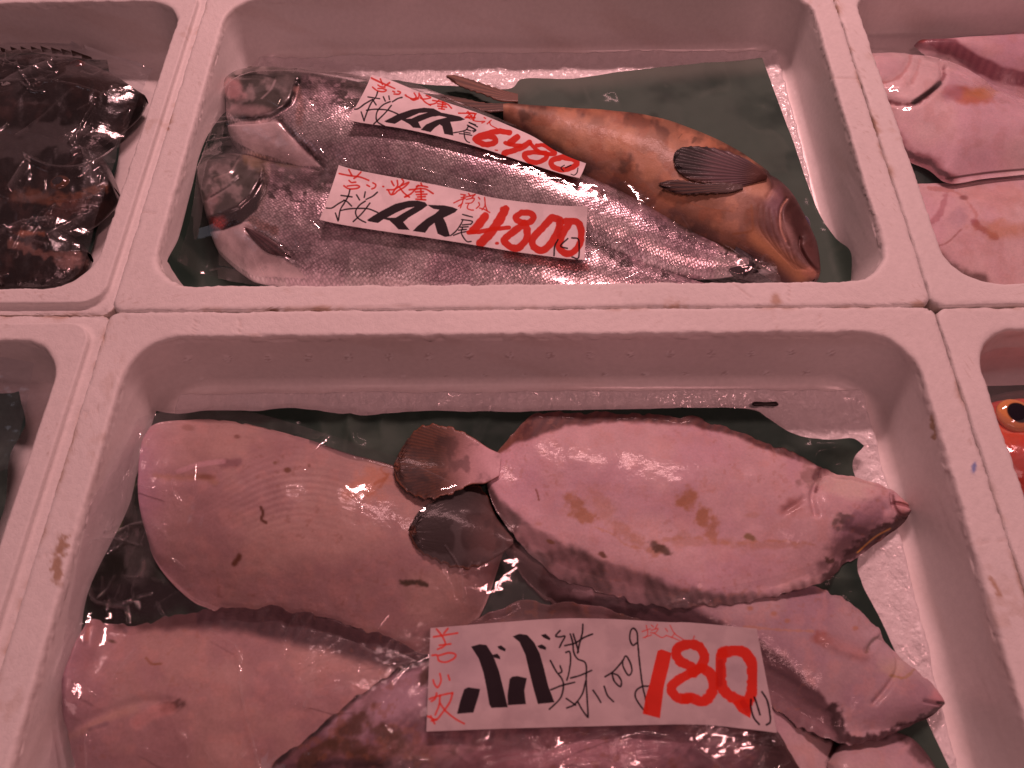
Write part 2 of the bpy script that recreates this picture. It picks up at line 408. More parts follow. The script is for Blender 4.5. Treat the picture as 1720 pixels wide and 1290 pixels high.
def rrect(x0, x1, y0, y1, r, nl, ns, nc):
    P_ = []
    def seg(a, b, n): 
        t = np.linspace(0, 1, n, endpoint=False)[:, None]; P_.append(np.array(a)*(1-t)+np.array(b)*t)
    def arc(cx, cy, a0, n):
        a = np.radians(a0)+np.linspace(0, math.pi/2, n, endpoint=False); P_.append(np.stack([cx+r*np.cos(a), cy+r*np.sin(a)], -1))
    seg((x0+r, y0), (x1-r, y0), nl); arc(x1-r, y0+r, -90, nc); seg((x1, y0+r), (x1, y1-r), ns); arc(x1-r, y1-r, 0, nc)
    seg((x1-r, y1), (x0+r, y1), nl); arc(x0+r, y1-r, 90, nc); seg((x0, y1-r), (x0, y0+r), ns); arc(x0+r, y0+r, 180, nc)
    return np.vstack(P_)
STAIN = (.42, .24, .12)
def foam_box(label, x0, x1, y0, y1, w, seed, fine=True, paint=None, group='white foam fish boxes on the counter', lip=0):
    nl, ns, nc = (300, 200, 24) if fine else (150, 100, 16)
    rows = [(0, -.17, .008, 0), (0, -.10, .008, 0), (0, -.05, .008, 0), (0, -.03, .008, 0), (0, -.018, .008, 0), (0, -.010, .008, 0), (0, -.005, .008, 0), (.0003, -.0025, .008, 0),
            (.0006, -.0008, .008, 0), (.0014, -.0002, .013, 0)]
    if lip: rows = [(d, min(z, -.0045)-.0005, r, wt) for d, z, r, wt in rows]+[(lip*k/4, -.0048, .012+.005*k/4, 0) for k in (1, 2, 3, 4)]+[(lip+.0004, -.003, .018, 0), (lip+.0006, -.0008, .018, 0), (lip+.0014, 0, .018, 0)]
    nr = 14 if fine else 8
    for k in range(1, nr+1):
        d0 = max(.0022, lip+.0018 if lip else 0); d = d0+(w-.0023-d0)*k/nr; rows.append((d, 0, .013+.021*k/nr, 0))
    rows += [(w-.0012, -.0004, .035, .2), (w-.0004, -.0012, .0355, .5), (w, -.003, .036, 1)]
    nw = 40 if fine else 16
    for k in range(1, nw+1):
        t = k/nw; rows.append((w+.006*t, -.003-.046*t, .036, 1))
    for a in np.linspace(0, math.pi/2, 8)[1:]:
        rows.append((w+.006+.010*(1-math.cos(a)), -.049-.010*math.sin(a), .036, 1))
    for d in (.04, .055, .075, .10, .13, .155, .1685): rows.append((w+d, -.059, .030 if d < .1 else (.01 if d < .16 else .0002), 1))
    V = []; wet = []; dist = []; kind = []
    for i, (d, z, r, wt) in enumerate(rows):
        p = rrect(x0+d, x1-d, y0+d, y1-d, r, nl, ns, nc)
        V.append(np.c_[p, np.full(len(p), z)]); wet.append(np.full(len(p), wt)); dist.append(np.full(len(p), d))
    m = len(V[0]); V = np.vstack(V); wet = np.concatenate(wet); dist = np.concatenate(dist)
    x, y, z = V.T
    n1 = fbm(x+3*z, y+3*z, 14, seed, 4)-.5; n2 = fbm(x, y, 130, seed+3, 3)-.5; n3 = fbm(x+z, y-z, 420, seed+9, 2)-.5
    rim = (dist < w+.001) & (z > -.03)
    V[:, 2] += np.where(rim, n1*.0009+n2*.0003+n3*.0003, n1*.0012*wet)
    edge = np.exp(-((dist-w)/.0018)**2)*(z > -.006)+np.exp(-(dist/.0015)**2)*(z > -.006)
    V[:, 0] += edge*n2*.0009+edge*n3*.0010+n1*.0008; V[:, 1] += edge*(fbm(x, y, 120, seed+5, 3)-.5)*.0022+edge*n3*.0012
    nick = (fbm(x, y, 60, seed+20, 3) > .66)*edge; V[:, 2] -= nick*.0010
    c = np.tile(np.array([.80, .775, .765]), (len(V), 1))
    q = proj(V)
    # rusty dirt that collected along the outer lip, in the nicks and in drips
    d1 = fbm(x, y, 26, seed+31, 4); d2 = fbm(x, y, 160, seed+33, 3)
    mixc(c, .75*sstep(.50, .80, d1)*np.exp(-(dist/.0030)**2)*sstep(.30, .60, d2), STAIN)
    mixc(c, .22*sstep(.66, .78, d1)*sstep(.5, .7, d2)*(dist < w)*(dist > .001), STAIN)
    mixc(c, .25*sstep(.76, .82, fbm(x, y, 330, seed+40, 2))*sstep(.52, .7, fbm(x, y, 20, seed+41, 2))*(z > -.003), (.30, .16, .08))
    mixc(c, .20*sstep(.5, .8, fbm(x+z*1.7, y+z*1.3, 18, seed+50, 4))*wet, (.55, .42, .36))
    mixc(c, .60*(z < -.004)*(dist < .0005), (.45, .36, .30))
    if paint: paint(c, q, V, dist, wet)
    f = gridfaces(len(rows), m, wrap=True)
    f = np.vstack([f]); 
    o = mesh_obj('foam_fish_box', V, f, M_foam, None, c, attrs={'wet': wet}, origin=((x0+x1)/2, (y0+y1)/2, -.17))
    tag(o, label, 'fish box', group)
    return o

def groove(c, q, V, a, b, w=2.2, dep=.0006, s=.25, colr=(.5, .36, .3)):
    d = dline(q, [a, b]); k = 1-sstep(w*.3, w, d); k = k*(V[:, 2] > -.006); V[:, 2] -= dep*k; mixc(c, s*k, colr)
def paint_box_bottom(c, q, V, dist, wet):
    wall = (wet > .5) & (V[:, 2] < -.006) & (V[:, 2] > -.05) & (V[:, 1] > .2)
    qq = q.copy(); qq[~wall] = -999
    k = 0
    for row, (xs, ya, yb) in enumerate([(np.arange(315, 1420, 67.6), 603, 592), (np.arange(340, 1420, 67.6), 641, 627)]):
        for x in xs:
            yy = ya+(yb-ya)*(x-315)/1100
            d = np.hypot(qq[:, 0]-x, (qq[:, 1]-yy)*1.1); k += 1
            m = (d < 11)
            if m.any():
                sp = vn(q[m, 0]*.62, q[m, 1]*.62, 77); a = (1-sstep(5, 9, d[m]))
                V[m, 1] -= a*(.0006*(sp > .5)); cc = c[m]; mixc(cc, a*.9*(sp > .48), (.90, .90, .90)); mixc(cc, a*.5*(sp < .4), (.42, .34, .33)); c[m] = cc
    for x_, y_ in [(255, 610), (1462, 605)]: pass
    for a, b in [((330, 535), (325, 567)), ((405, 533), (402, 562)), ((1300, 520), (1306, 560)), ((1376, 520), (1380, 556)), ((110, 702), (165, 690)), ((1625, 915), (1700, 905)), ((45, 940), (108, 925))]:
        groove(c, q, V, a, b)
    top = V[:, 2] > -.02
    qt = q.copy(); qt[~top] = -999
    p_line(c, qt, [(160, 560), (148, 585), (140, 610)], 12, STAIN, .6, n=5)
    p_line(c, qt, [(108, 905), (98, 935), (97, 975)], 16, (.35, .20, .1), .8, n=14)
    p_line(c, qt, [(1563, 700), (1567, 715), (1570, 735)], 7, (.35, .22, .1), .8, n=6)
    p_line(c, qt, [(1664, 968), (1672, 985), (1680, 1000)], 6, STAIN, .7, n=5)
    p_blob(c, qt, 1636, 785, 4, 9, (.10, .20, .55), .8, 10, .4, .4)
def paint_box_top(c, q, V, dist, wet):
    for a, b in [((214, 353), (262, 358)), ((245, 182), (288, 184)), ((1327, 475), (1326, 505)), ((1230, 475), (1262, 500)), ((1395, 130), (1440, 132)), ((600, 518), (690, 512))]:
        groove(c, q, V, a, b)
    top = V[:, 2] > -.02
    qt = q.copy(); qt[~top] = -999
    p_line(c, qt, [(262, 165), (252, 195), (246, 230)], 9, STAIN, .6, n=6)
    p_line(c, qt, [(240, 235), (228, 270), (222, 300)], 8, STAIN, .55, n=6)
    p_blob(c, qt, 455, 522, 11, 5, (.22, .12, .06), .9, 0, .3, 1.0, .25)
    p_blob(c, qt, 281, 216, 3, 3, (.35, .16, .1), .9)
    p_blob(c, qt, 193, 418, 5, 9, STAIN, .6, 30, .5, .8)
    p_blob(c, qt, 1303, 500, 8, 10, STAIN, .7, 0, .5, .9)
    p_blob(c, qt, 160, 515, 14, 8, STAIN, .6, 0, .5, .8)
    p_blob(c, qt, 1545, 512, 10, 8, STAIN, .6, 0, .5, .8)
foam_box('white foam box holding flatfish under the 180 price label', -.303, .2985, -.085, .3038, .0225, 1, True, paint_box_bottom)
foam_box('white foam box holding two silver salmon and an orange fish', -.303, .2985, .3043, .690, .0225, 2, True, paint_box_top)
foam_box('white foam box holding dark rockfish under crinkled film', -.9065, -.3036, .3043, .686, .0215, 3, True, lip=.007)
foam_box('white foam box lined with dark paper beside the flatfish box, left edge of the photo', -.909, -.3036, -.085, .3038, .0245, 4, True, lip=.0085)
foam_box('white foam box holding pale flatfish beside the orange fish', .2992, .8995, .3043, .690, .0195, 5, False)
foam_box('white foam box holding the red fish', .2992, .8997, -.085, .3025, .019, 6, False)

INN = [(-.281, .2755, -.0625, .279), (-.281, .2755, .327, .667), (-.9, -.3255, .324, .667), (-.9, -.328, -.06, .283), (.319, .88, .324, .667), (.3187, .88, -.06, .283)]
gx = GX0+GR*np.arange(NX); gy = GY0+GR*np.arange(NY); XX, YY = np.meshgrid(gx, gy, indexing='ij')
WALL = np.full((NX, NY), .01)
for (a, b, c_, d_) in INN:
    ins = np.minimum(np.minimum(XX-a, b-XX), np.minimum(YY-c_, d_-YY))
    z = np.where(ins < 0, .01, np.where(ins < .006, -.003-.046*(ins/.006), np.where(ins < .016, -.049-.007*np.sqrt(np.clip(1-((.016-ins)/.010)**2, 0, 1)), FLOOR)))
    WALL = np.minimum(WALL, z)
WALLs = blur(WALL, 2, 1)

# crushed ice, one bed per box
def ice_bed(label, x0, x1, y0, y1, seed, amp=.004, lift=.001, step=.0014):
    nx = int((x1-x0)/step); ny = int((y1-y0)/step)
    X, Y = np.meshgrid(np.linspace(x0, x1, nx), np.linspace(y0, y1, ny), indexing='ij')
    e = np.minimum(np.minimum(X-x0, x1-X), np.minimum(Y-y0, y1-Y))
    z = FLOOR-.0025+lift+amp*(.55*fbm(X, Y, 30, seed, 3)+.6*ridge(X, Y, 150, seed+3, 3)*fbm(X, Y, 60, seed+8, 2))*.8+.0022*vn(X*420, Y*420, seed+5)*fbm(X, Y, 90, seed+6, 2)
    z += .006*np.exp(-(e/.012)**2)*fbm(X, Y, 50, seed+12, 2)
    z = np.where(e < .0025, -.062, z)
    V = np.stack([X, Y, z], -1).reshape(-1, 3)
    c = np.tile(np.array([.80, .77, .78]), (len(V), 1))
    o = mesh_obj('crushed_ice', V, gridfaces(nx, ny, flip=True), M_ice, None, c, origin=((x0+x1)/2, (y0+y1)/2, -.104)); tag(o, label, 'ice', None, 'stuff')
ice_bed('crushed ice under the flatfish in the box with the 180 label', -.268, .2625, -.045, .266, 11)
ice_bed('thin crushed ice under the two salmon', -.268, .2625, .341, .654, 12, .0035, .0005)
ice_bed('crushed ice under the pale flatfish in the right hand box', .332, .60, .341, .654, 14, .003, .0, .003)

# ================================================================== green parchment sheets
def wrinkle(seed, amp, f=24):
    return lambda q, v, U, S: amp*1.4*(ridge(v[:, 0]+.02*fbm(v[:, 0], v[:, 1], 20, seed+8, 2), v[:, 1]*.6, f, seed, 2)**3-.3)+amp*.6*(fbm(v[:, 0], v[:, 1], f*3, seed+5, 3)-.5)
def paint_green(seed, light=(.060, .108, .085), dark=(.022, .052, .040)):
    def f(c, q, v, U, S):
        n = fbm(v[:, 0], v[:, 1], 16, seed, 4); c[:] = light; mixc(c, sstep(.35, .62, n), dark)
        r = fbm(v[:, 0], v[:, 1]*1.0, 90, seed+4, 3); rr = ridge(v[:, 0]+.02*fbm(v[:, 0], v[:, 1], 20, seed+8, 2), v[:, 1]*.6, 30, seed+9, 2); mixc(c, .30*sstep(.86, .96, rr), (.10, .15, .12)); mixc(c, .5*sstep(.80, .92, 1-rr), (.012, .028, .021))
    return f
def green_top_paint(c, q, v, U, S):
    paint_green(21)(c, q, v, U, S)
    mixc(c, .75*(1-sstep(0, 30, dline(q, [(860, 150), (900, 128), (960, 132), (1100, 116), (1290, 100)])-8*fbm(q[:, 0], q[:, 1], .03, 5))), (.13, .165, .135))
def paint_left(c, q, v, U, S):
    paint_green(31, (.052, .092, .072), (.015, .038, .029))(c, q, v, U, S)
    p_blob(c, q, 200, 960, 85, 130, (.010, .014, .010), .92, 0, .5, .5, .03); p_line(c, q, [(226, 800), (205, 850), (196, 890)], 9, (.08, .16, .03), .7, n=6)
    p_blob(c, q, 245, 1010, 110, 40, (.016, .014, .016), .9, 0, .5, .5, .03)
ZP = np.maximum(maxf(np.full((NX, NY), FLOOR), 1), WALLs)
LOWZ = blur(ZP, 3, 1); FL = np.full((NX, NY), FLOOR)
o = sheet('green_parchment', [[(392, 175), (500, 150), (620, 136), (740, 143), (850, 149), (880, 131), (960, 131), (1100, 113), (1280, 98)],
                              [(345, 235), (600, 240), (900, 230), (1200, 225), (1325, 218)],
                              [(318, 330), (600, 330), (900, 330), (1200, 330), (1368, 345)],
                              [(300, 400), (600, 400), (900, 400), (1200, 400), (1400, 400)],
                              [(280, 447), (600, 450), (900, 450), (1200, 450), (1428, 425)],
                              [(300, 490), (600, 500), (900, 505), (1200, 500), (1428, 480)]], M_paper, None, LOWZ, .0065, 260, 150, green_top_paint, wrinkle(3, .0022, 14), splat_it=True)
tag(o, 'dark green parchment sheet under the salmon and the orange fish', 'parchment')
o = sheet('green_parchment', [[(262, 690), (300, 695), (345, 690), (420, 690), (500, 686), (600, 697), (700, 690), (800, 692), (1000, 688), (1180, 684), (1262, 686), (1290, 700), (1330, 726), (1390, 742), (1430, 738), (1450, 750)],
                              [(238, 760), (400, 770), (800, 770), (1100, 770), (1300, 770), (1360, 790), (1432, 783)],
                              [(215, 850), (400, 850), (800, 850), (1100, 850), (1300, 860), (1462, 870)],
                              [(150, 990), (400, 1000), (800, 990), (1100, 990), (1300, 960), (1440, 960)],
                              [(135, 1100), (400, 1100), (800, 1100), (1100, 1100), (1300, 1050), (1490, 1060)],
                              [(130, 1330), (400, 1330), (800, 1330), (1100, 1330), (1400, 1330), (1610, 1320)]], M_paper, None, LOWZ, .0085, 330, 220,
          paint_left, lambda q, v, U, S: wrinkle(9, .0030, 22)(q, v, U, S)+.006*np.exp(-((q[:, 0]-1405)/40)**2-((q[:, 1]-752)/18)**2), splat_it=True)
tag(o, 'dark green parchment sheet with crumpled edge under the white flatfish', 'parchment')
o = sheet('green_parchment', [[(1440, 200), (1600, 190), (1800, 180)], [(1480, 240), (1620, 250), (1800, 260)], [(1500, 350), (1650, 360), (1800, 360)], [(1560, 500), (1700, 510), (1850, 520)]], M_paper, None, FL, .005, 90, 80, paint_green(41, (.05, .09, .075), (.02, .045, .038)), wrinkle(19, .002, 26), xlim=(.322, .9), splat_it=True)
tag(o, 'dark green parchment sheet glimpsed between two pale flatfish', 'parchment')
o = sheet('green_parchment', [[(-260, 690), (-150, 660), (0, 659), (29, 655)], [(-300, 760), (-150, 740), (0, 700), (39, 706)], [(-330, 900), (-200, 850), (-40, 800), (26, 770)], [(-400, 1100), (-300, 1000), (-150, 950), (0, 900)]], M_paper, None, FL, .030, 120, 110, paint_green(51, (.07, .11, .095), (.02, .04, .035)), wrinkle(29, .006, 22), xlim=(-.9, -.331), splat_it=True)
tag(o, 'dark green parchment corner in the box at the left edge of the photo', 'parchment')
o = sheet('green_parchment', [[(-260, 80), (-150, 80), (60, 90), (180, 100)], [(-300, 200), (-150, 200), (60, 250), (200, 260)], [(-330, 400), (-200, 400), (0, 430), (150, 430)], [(-400, 480), (-300, 500), (-150, 520), (130, 500)]], M_paper, None, FL, .006, 80, 70, paint_green(61, (.05, .09, .075), (.02, .045, .038)), wrinkle(39, .003, 26), xlim=(-.9, -.329), splat_it=True)
tag(o, 'dark green parchment sheet under the rockfish', 'parchment')
o = sheet('green_parchment', [[(1600, 650), (1660, 648), (1750, 645), (1900, 640)], [(1640, 730), (1700, 730), (1750, 730), (1900, 720)], [(1650, 900), (1700, 900), (1800, 900), (1950, 900)]], M_paper, None, FL, .012, 60, 50, paint_green(71, (.07, .10, .09), (.04, .06, .055)), wrinkle(49, .002, 26), xlim=(.322, .9), splat_it=True)
tag(o, 'dark grey green parchment sheet under the red fish', 'parchment')

# ================================================================== fish
XL = (-.2735, .2685)
def snap(mx=4, bl=6): return drape(mx, bl)
def drape(mx, bl): return blur(np.maximum(blur(maxf(HF, mx), bl, 2), maxf(HF, 2)), 2, 1)
def z8(lst, ox, oy, s): return [(ox+x/s, oy+y/s) for x, y in lst]
def grooves(q, lst):
    """creases in the flesh: (points, width px, depth m)"""
    d = np.zeros(len(q))
    for pts, w, dep in lst:
        dl = dline(q, curve(pts, 8*len(pts)) if len(pts) > 2 else pts); d -= dep*np.exp(-(dl/w)**2)
    return d
def rays(q, cx, cy, n, sharp=1):
    a = np.arctan2(q[:, 1]-cy, q[:, 0]-cx); return .5+.5*np.sin(a*n+1.5*fbm(q[:, 0], q[:, 1], .02, 7))

# ---- flatfish in the 180 box
WHITE = (.52, .39, .40); PINK = (.72, .54, .575); FRG = (.13, .070, .080)
def speckle(c, q, U, dens=.70, colr=(.30, .15, .10), s=.7, seed=60, f=.16):
    s *= .55; dens += .03
    mixc(c, .5*s*sstep(.72, .80, fbm(q[:, 0], q[:, 1], .30, seed+31, 2))*sstep(.5, .65, fbm(q[:, 0], q[:, 1], .009, seed+37, 3)), colr)
    n = fbm(q[:, 0], q[:, 1], f, seed, 3); r = fbm(q[:, 0], q[:, 1], .009, seed+7, 3)
    mixc(c, s*sstep(dens, dens+.07, n)*sstep(.45, .6, r), colr)
def mott(c, q, seed):
    n = fbm(q[:, 0], q[:, 1], .011, seed, 4)
    b0 = c.mean(0); mixc(c, .55*sstep(.45, .72, n), b0*(.90, .82, .95)); mixc(c, .5*sstep(.45, .72, 1-n), np.minimum(b0*(1.12, 1.16, 1.12), .85))
    n = fbm(q[:, 0], q[:, 1], .05, seed+3, 4); mixc(c, .25*sstep(.5, .75, n), (.58, .32, .27))

# fish F : lower right, below the price label
fF = thing('flatfish', 'mostly covered white flatfish with dark fin edge below the 180 label right end', 'fish', P(1300, 1250, -.1), 'white flatfish in the 180 box')
def pF(c, q, v, U, S):
    mott(c, q, 3); speckle(c, q, U)
    mixc(c, .85*sstep(.70, .86, np.abs(S)+.2*(fbm(q[:, 0], q[:, 1], .06, 4)-.5)), FRG)
body('body', [(1070, 1120), (1180, 1080), (1290, 1090), (1360, 1150), (1430, 1240), (1480, 1330), (1500, 1400)],
     [(1070, 1120), (1080, 1200), (1150, 1290), (1250, 1370), (1370, 1420), (1460, 1430), (1500, 1400)], M_flat, fF, 'm', .016, 'flat', frag=.0026, nu=200, nv=100, paint=pF, fr=(.2, .2), zb_map=FL+.006, xlim=XL, base=WHITE)
fG = thing('flatfish', 'patch of white flatfish lowest in the right corner, under the fish with red mouth', 'fish', P(1500, 1270, -.1), 'white flatfish in the 180 box')
def pG(c, q, v, U, S):
    mott(c, q, 9); mixc(c, .8*sstep(.8, .95, np.abs(S)+.2*(fbm(q[:, 0], q[:, 1], .06, 4)-.5)), FRG); p_blob(c, q, 1545, 1262, 14, 25, (.2, .11, .12), .8, -30)
zs = snap()
body('body', [(1395, 1280), (1430, 1238), (1490, 1228), (1540, 1240), (1580, 1290), (1600, 1350)], [(1395, 1280), (1400, 1360), (1450, 1420), (1520, 1440), (1580, 1400), (1600, 1350)], M_flat, fG, 'm', .016, 'flat', nu=130, nv=90, paint=pG, fr=(.08, .08), zb_map=zs+.001, base=WHITE)

# fish A : upper left
fA = thing('flatfish', 'broad white flatfish with rib pattern at the upper left of the 180 box', 'fish', P(500, 880, -.1), 'white flatfish in the 180 box')
def pA(c, q, v, U, S):
    c[:] = (.47, .315, .285); mott(c, q, 13)
    x, y = q.T
    mixc(c, .55*np.exp(-np.clip(x-236, 0, 400)/38)*sstep(.3, .6, fbm(x, y, .02, 3)+.2), (.52, .34, .50))
    w = np.exp(-((x-490)/150)**2-((y-840)/85)**2)
    st = .5+.5*np.sin((y+30*np.sin((x-380)/70)+.12*(x-480))/11.5*2*math.pi+2.6*fbm(x, y, .03, 4)); w = w**2; mixc(c, .24*w*st, (.34, .22, .21)); mixc(c, .13*w*(1-st), (.80, .68, .60))
    p_line(c, q, [(438, 852), (442, 862), (439, 872), (447, 878)], 5, (.20, .07, .03), .9)
    p_line(c, q, [(402, 934), (398, 941), (394, 946)], 9, (.22, .08, .03), .9, n=3)
    p_blob(c, q, 483, 790, 5, 4, (.25, .1, .04), .9); p_blob(c, q, 462, 777, 4, 3, (.3, .15, .08), .8); p_blob(c, q, 519, 782, 3, 4, (.3, .15, .1), .7)
    p_line(c, q, [(672, 976), (684, 980), (698, 978), (716, 982)], 8, (.12, .08, .03), .9, n=5)
    p_blob(c, q, 622, 808, 42, 24, (.62, .27, .13), .55, -25, .6, .9, .05); p_line(c, q, [(590, 835), (618, 832), (640, 815), (652, 795)], 4, (.45, .18, .08), .6, n=4)
    p_line(c, q, [(655, 775), (640, 788), (650, 800), (630, 812)], 5, (.45, .18, .08), .7, n=4)
    p_blob(c, q, 388, 778, 20, 7, (.32, .17, .19), .75, -8, .6, .5); p_line(c, q, [(300, 792), (335, 780), (375, 775)], 8, (.62, .40, .44), .6)
    p_line(c, q, [(262, 800), (310, 802), (345, 802), (362, 812)], 10, (.46, .27, .15), .45, n=5, soft=.9); p_blob(c, q, 345, 801, 14, 5, (.30, .12, .06), .6)
    p_blob(c, q, 316, 718, 9, 5, (.36, .2, .16), .6); p_blob(c, q, 398, 733, 5, 3, (.3, .14, .1), .7)
    speckle(c, q, U, .66, (.35, .17, .12), .6, 71, .12)
    mixc(c, .5*sstep(800, 900, x)*1.0, (.35, .2, .24)); mixc(c, .65*sstep(.93, .995, -S)*(x > 520), (.16, .10, .11))
def dA(q, v, U, S):
    x, y = q.T; w = np.exp(-((x-490)/150)**2-((y-840)/85)**2)
    return .00005*w*np.sin((y+30*np.sin((x-380)/70)+.12*(x-480))/11.5*2*math.pi)+.003*(fbm(x, y, .012, 5)-.5)+grooves(q, [([(262, 800), (310, 802), (345, 802)], 10, .0012), ([(300, 745), (330, 770), (390, 780)], 9, .0010)])
zs = snap()
body('body', [(236, 830), (238, 770), (245, 711), (318, 698), (380, 700), (441, 712), (521, 734), (582, 755), (661, 776), (740, 810), (800, 850), (850, 910)],
     [(236, 830), (240, 890), (250, 930), (275, 968), (318, 1008), (367, 1030), (450, 1064), (600, 1105), (720, 1100), (800, 1040), (850, 910)], M_flat, fA, 'm', .019, 'flat', nu=330, nv=230, paint=pA, disp=dA, fr=(.03, .05), zb_map=np.maximum(FL+.006, zs), xlim=XL, base=WHITE,
     Tu=[(0, .25), (.03, .55), (.1, .8), (.3, 1), (.7, .9), (.95, .5), (1, .3)])

# fish C : lower left
fC = thing('flatfish', 'white flatfish with dark fin band along its upper edge, lower left of the 180 box', 'fish', P(350, 1180, -.1), 'white flatfish in the 180 box')
def pC(c, q, v, U, S):
    c[:] = (.47, .31, .285); mott(c, q, 23); x, y = q.T
    mixc(c, .6*np.exp(-np.clip(x-100, 0, 400)/45), (.50, .34, .45))
    yb = np.interp(x, [100, 200, 258, 317, 396, 440, 480, 560, 640, 720], [1035, 1056, 1056, 1056, 1060, 1072, 1080, 1096, 1122, 1150])
    n = 10*(fbm(x, y, .05, 8)-.5); m = 1-sstep(-14, 10, y-yb+n); m *= sstep(150, 330, x)
    ry = .5+.5*np.sin((x*.9+y*.45)/3.1+2*fbm(x, y, .03, 2)); mixc(c, .93*m, (.125, .062, .078)); mixc(c, .25*m*ry, (.26, .15, .16))
    mixc(c, .8*(1-sstep(-8, 6, y-yb+n))*(x < 330)*(x > 190), (.22, .12, .12))
    p_blob(c, q, 289, 1187, 19, 9, (.16, .07, .06), .9, -12, .5, .7, .12); p_line(c, q, [(230, 1215), (255, 1198), (285, 1190)], 22, (.62, .33, .30), .55)
    p_line(c, q, [(245, 1105), (255, 1115), (270, 1115)], 3.5, (.35, .16, .06), .85); p_blob(c, q, 188, 1077, 6, 3, (.2, .1, .05), .9, 15); p_blob(c, q, 210, 1060, 5, 4, (.3, .2, .22), .6)
    p_line(c, q, [(104, 1240), (130, 1232), (180, 1206), (225, 1190)], 14, (.52, .35, .27), .5, soft=.9); p_line(c, q, [(150, 1225), (180, 1215)], 7, (.34, .22, .26), .6)
    p_blob(c, q, 112, 1068, 9, 7, (.12, .06, .07), .8, 0, .5, .5); speckle(c, q, U, .68, (.4, .18, .1), .5, 81, .1)
    p_line(c, q, [(150, 1050), (146, 1072)], 8, (.6, .3, .26), .6); p_line(c, q, [(100, 1140), (102, 1200), (108, 1290)], 14, (.28, .17, .22), .6)
def dC(q, v, U, S):
    x, y = q.T
    return .003*(fbm(x, y, .012, 15)-.5)+grooves(q, [([(112, 1225), (170, 1200), (230, 1180), (280, 1178)], 9, .0016), ([(150, 1035), (146, 1080)], 6, .0015)])-.0012*sstep(.0, .3, 0*S)
zs = snap(4, 7)
body('body', [(98, 1145), (102, 1090), (110, 1046), (143, 1037), (199, 1046), (258, 1038), (317, 1021), (396, 1014), (475, 1018), (535, 1028), (594, 1046), (653, 1071), (740, 1110), (800, 1160), (830, 1230)],
     [(98, 1145), (102, 1210), (115, 1280), (150, 1360), (250, 1430), (400, 1460), (560, 1440), (700, 1370), (790, 1300), (830, 1230)], M_flat, fC, 'm', .018, 'flat', frag=.0026, nu=330, nv=230, paint=pC, disp=dC, fr=(.11, .08), zb_map=np.maximum(FL+.016, zs), xlim=XL, base=WHITE,
     Tu=[(0, .3), (.03, .6), (.1, .85), (.3, 1), (.7, .9), (.95, .5), (1, .3)])

# fish E : right, below the large one
fE = thing('flatfish', 'white flatfish with small red mouth at the lower right wall, half under the largest', 'fish', P(1400, 1120, -.1), 'white flatfish in the 180 box')
EP = (.45, .325, .355)
def pE(c, q, v, U, S):
    c[:] = EP; mott(c, q, 33); x, y = q.T
    xb = np.array([(1100, 1000), (1200, 1035), (1278, 1075), (1325, 1110), (1355, 1139), (1382, 1165), (1403, 1200), (1415, 1245)])
    low = y-np.interp(x, xb[:, 0], xb[:, 1])+14*(fbm(x, y, .05, 3)-.5)
    m = sstep(-4, 8, low)*(x < 1420); mixc(c, m*.93, (.17, .085, .105)); ry = .5+.5*np.sin((x*.5-y*.9)/3.0); mixc(c, .3*m*ry, (.30, .17, .19))
    mixc(c, .35*m*sstep(20, 60, low), (.5, .33, .36))
    p_line(c, q, [(1400, 1190), (1414, 1235), (1445, 1243), (1500, 1232), (1552, 1210), (1588, 1190)], 17, (.11, .05, .06), .92, n=9)
    p_blob(c, q, 1578, 1168, 15, 14, (.60, .30, .31), .6, 40, .6, .4); p_line(c, q, [(1575, 1180), (1590, 1182)], 5, (.10, .04, .05), .9)
    p_line(c, q, [(1455, 1095), (1462, 1080), (1476, 1072), (1500, 1085)], 5, (.20, .16, .10), .75, n=3)
    p_blob(c, q, 1378, 1072, 16, 10, (.38, .14, .11), .85, 25, .6, .6); p_line(c, q, [(1385, 1075), (1415, 1088), (1450, 1100)], 22, (.46, .24, .23), .55, soft=.9)
    p_line(c, q, [(1250, 1052), (1310, 1058), (1365, 1060)], 4, (.5, .28, .18), .6, n=3)
    p_blob(c, q, 1505, 1120, 22, 16, (.58, .46, .30), .55, 0, .7, .6); p_line(c, q, [(1496, 1135), (1520, 1137), (1535, 1125)], 4, (.42, .28, .12), .7, n=3)
    p_blob(c, q, 1495, 1095, 45, 22, (.55, .46, .52), .4, 40, .6, .4)
    speckle(c, q, U, .66, (.42, .2, .12), .5, 91, .12)
    for (a, b) in [(1322, 1043), (1260, 1022), (1300, 1030), (1437, 1055)]: p_blob(c, q, a, b, 5, 4, (.45, .22, .12), .7)
    mixc(c, .9*(1-sstep(900, 1000, x)), (.16, .085, .08))
def dE(q, v, U, S):
    return .0022*(fbm(q[:, 0], q[:, 1], .014, 25)-.5)+grooves(q, [([(1457, 1092), (1478, 1072), (1500, 1085), (1510, 1120), (1495, 1150), (1470, 1180)], 5, .0022), ([(1555, 1178), (1575, 1182), (1592, 1184)], 3, .0022), ([(1385, 1075), (1415, 1092), (1450, 1102)], 7, -.0012)])
zs = snap(4, 7)
Eb = body('body', [(850, 905), (950, 905), (1100, 925), (1250, 950), (1350, 970), (1393, 985), (1442, 1019), (1475, 1045), (1503, 1080), (1546, 1123), (1580, 1155), (1590, 1178)],
     [(850, 925), (915, 1005), (1040, 1070), (1200, 1130), (1290, 1180), (1345, 1225), (1400, 1246), (1442, 1248), (1503, 1234), (1552, 1212), (1575, 1200), (1590, 1186)], M_flat, fE, 'm', .016, 'flat', frag=.0026, nu=330, nv=170, paint=pE, disp=dE, fr=(.04, .20), zb_map=np.maximum(FL+.006, zs), xlim=XL, base=EP,
     Tu=[(0, .22), (.15, .6), (.4, 1), (.7, 1), (.88, .8), (.97, .5), (1, .3)])
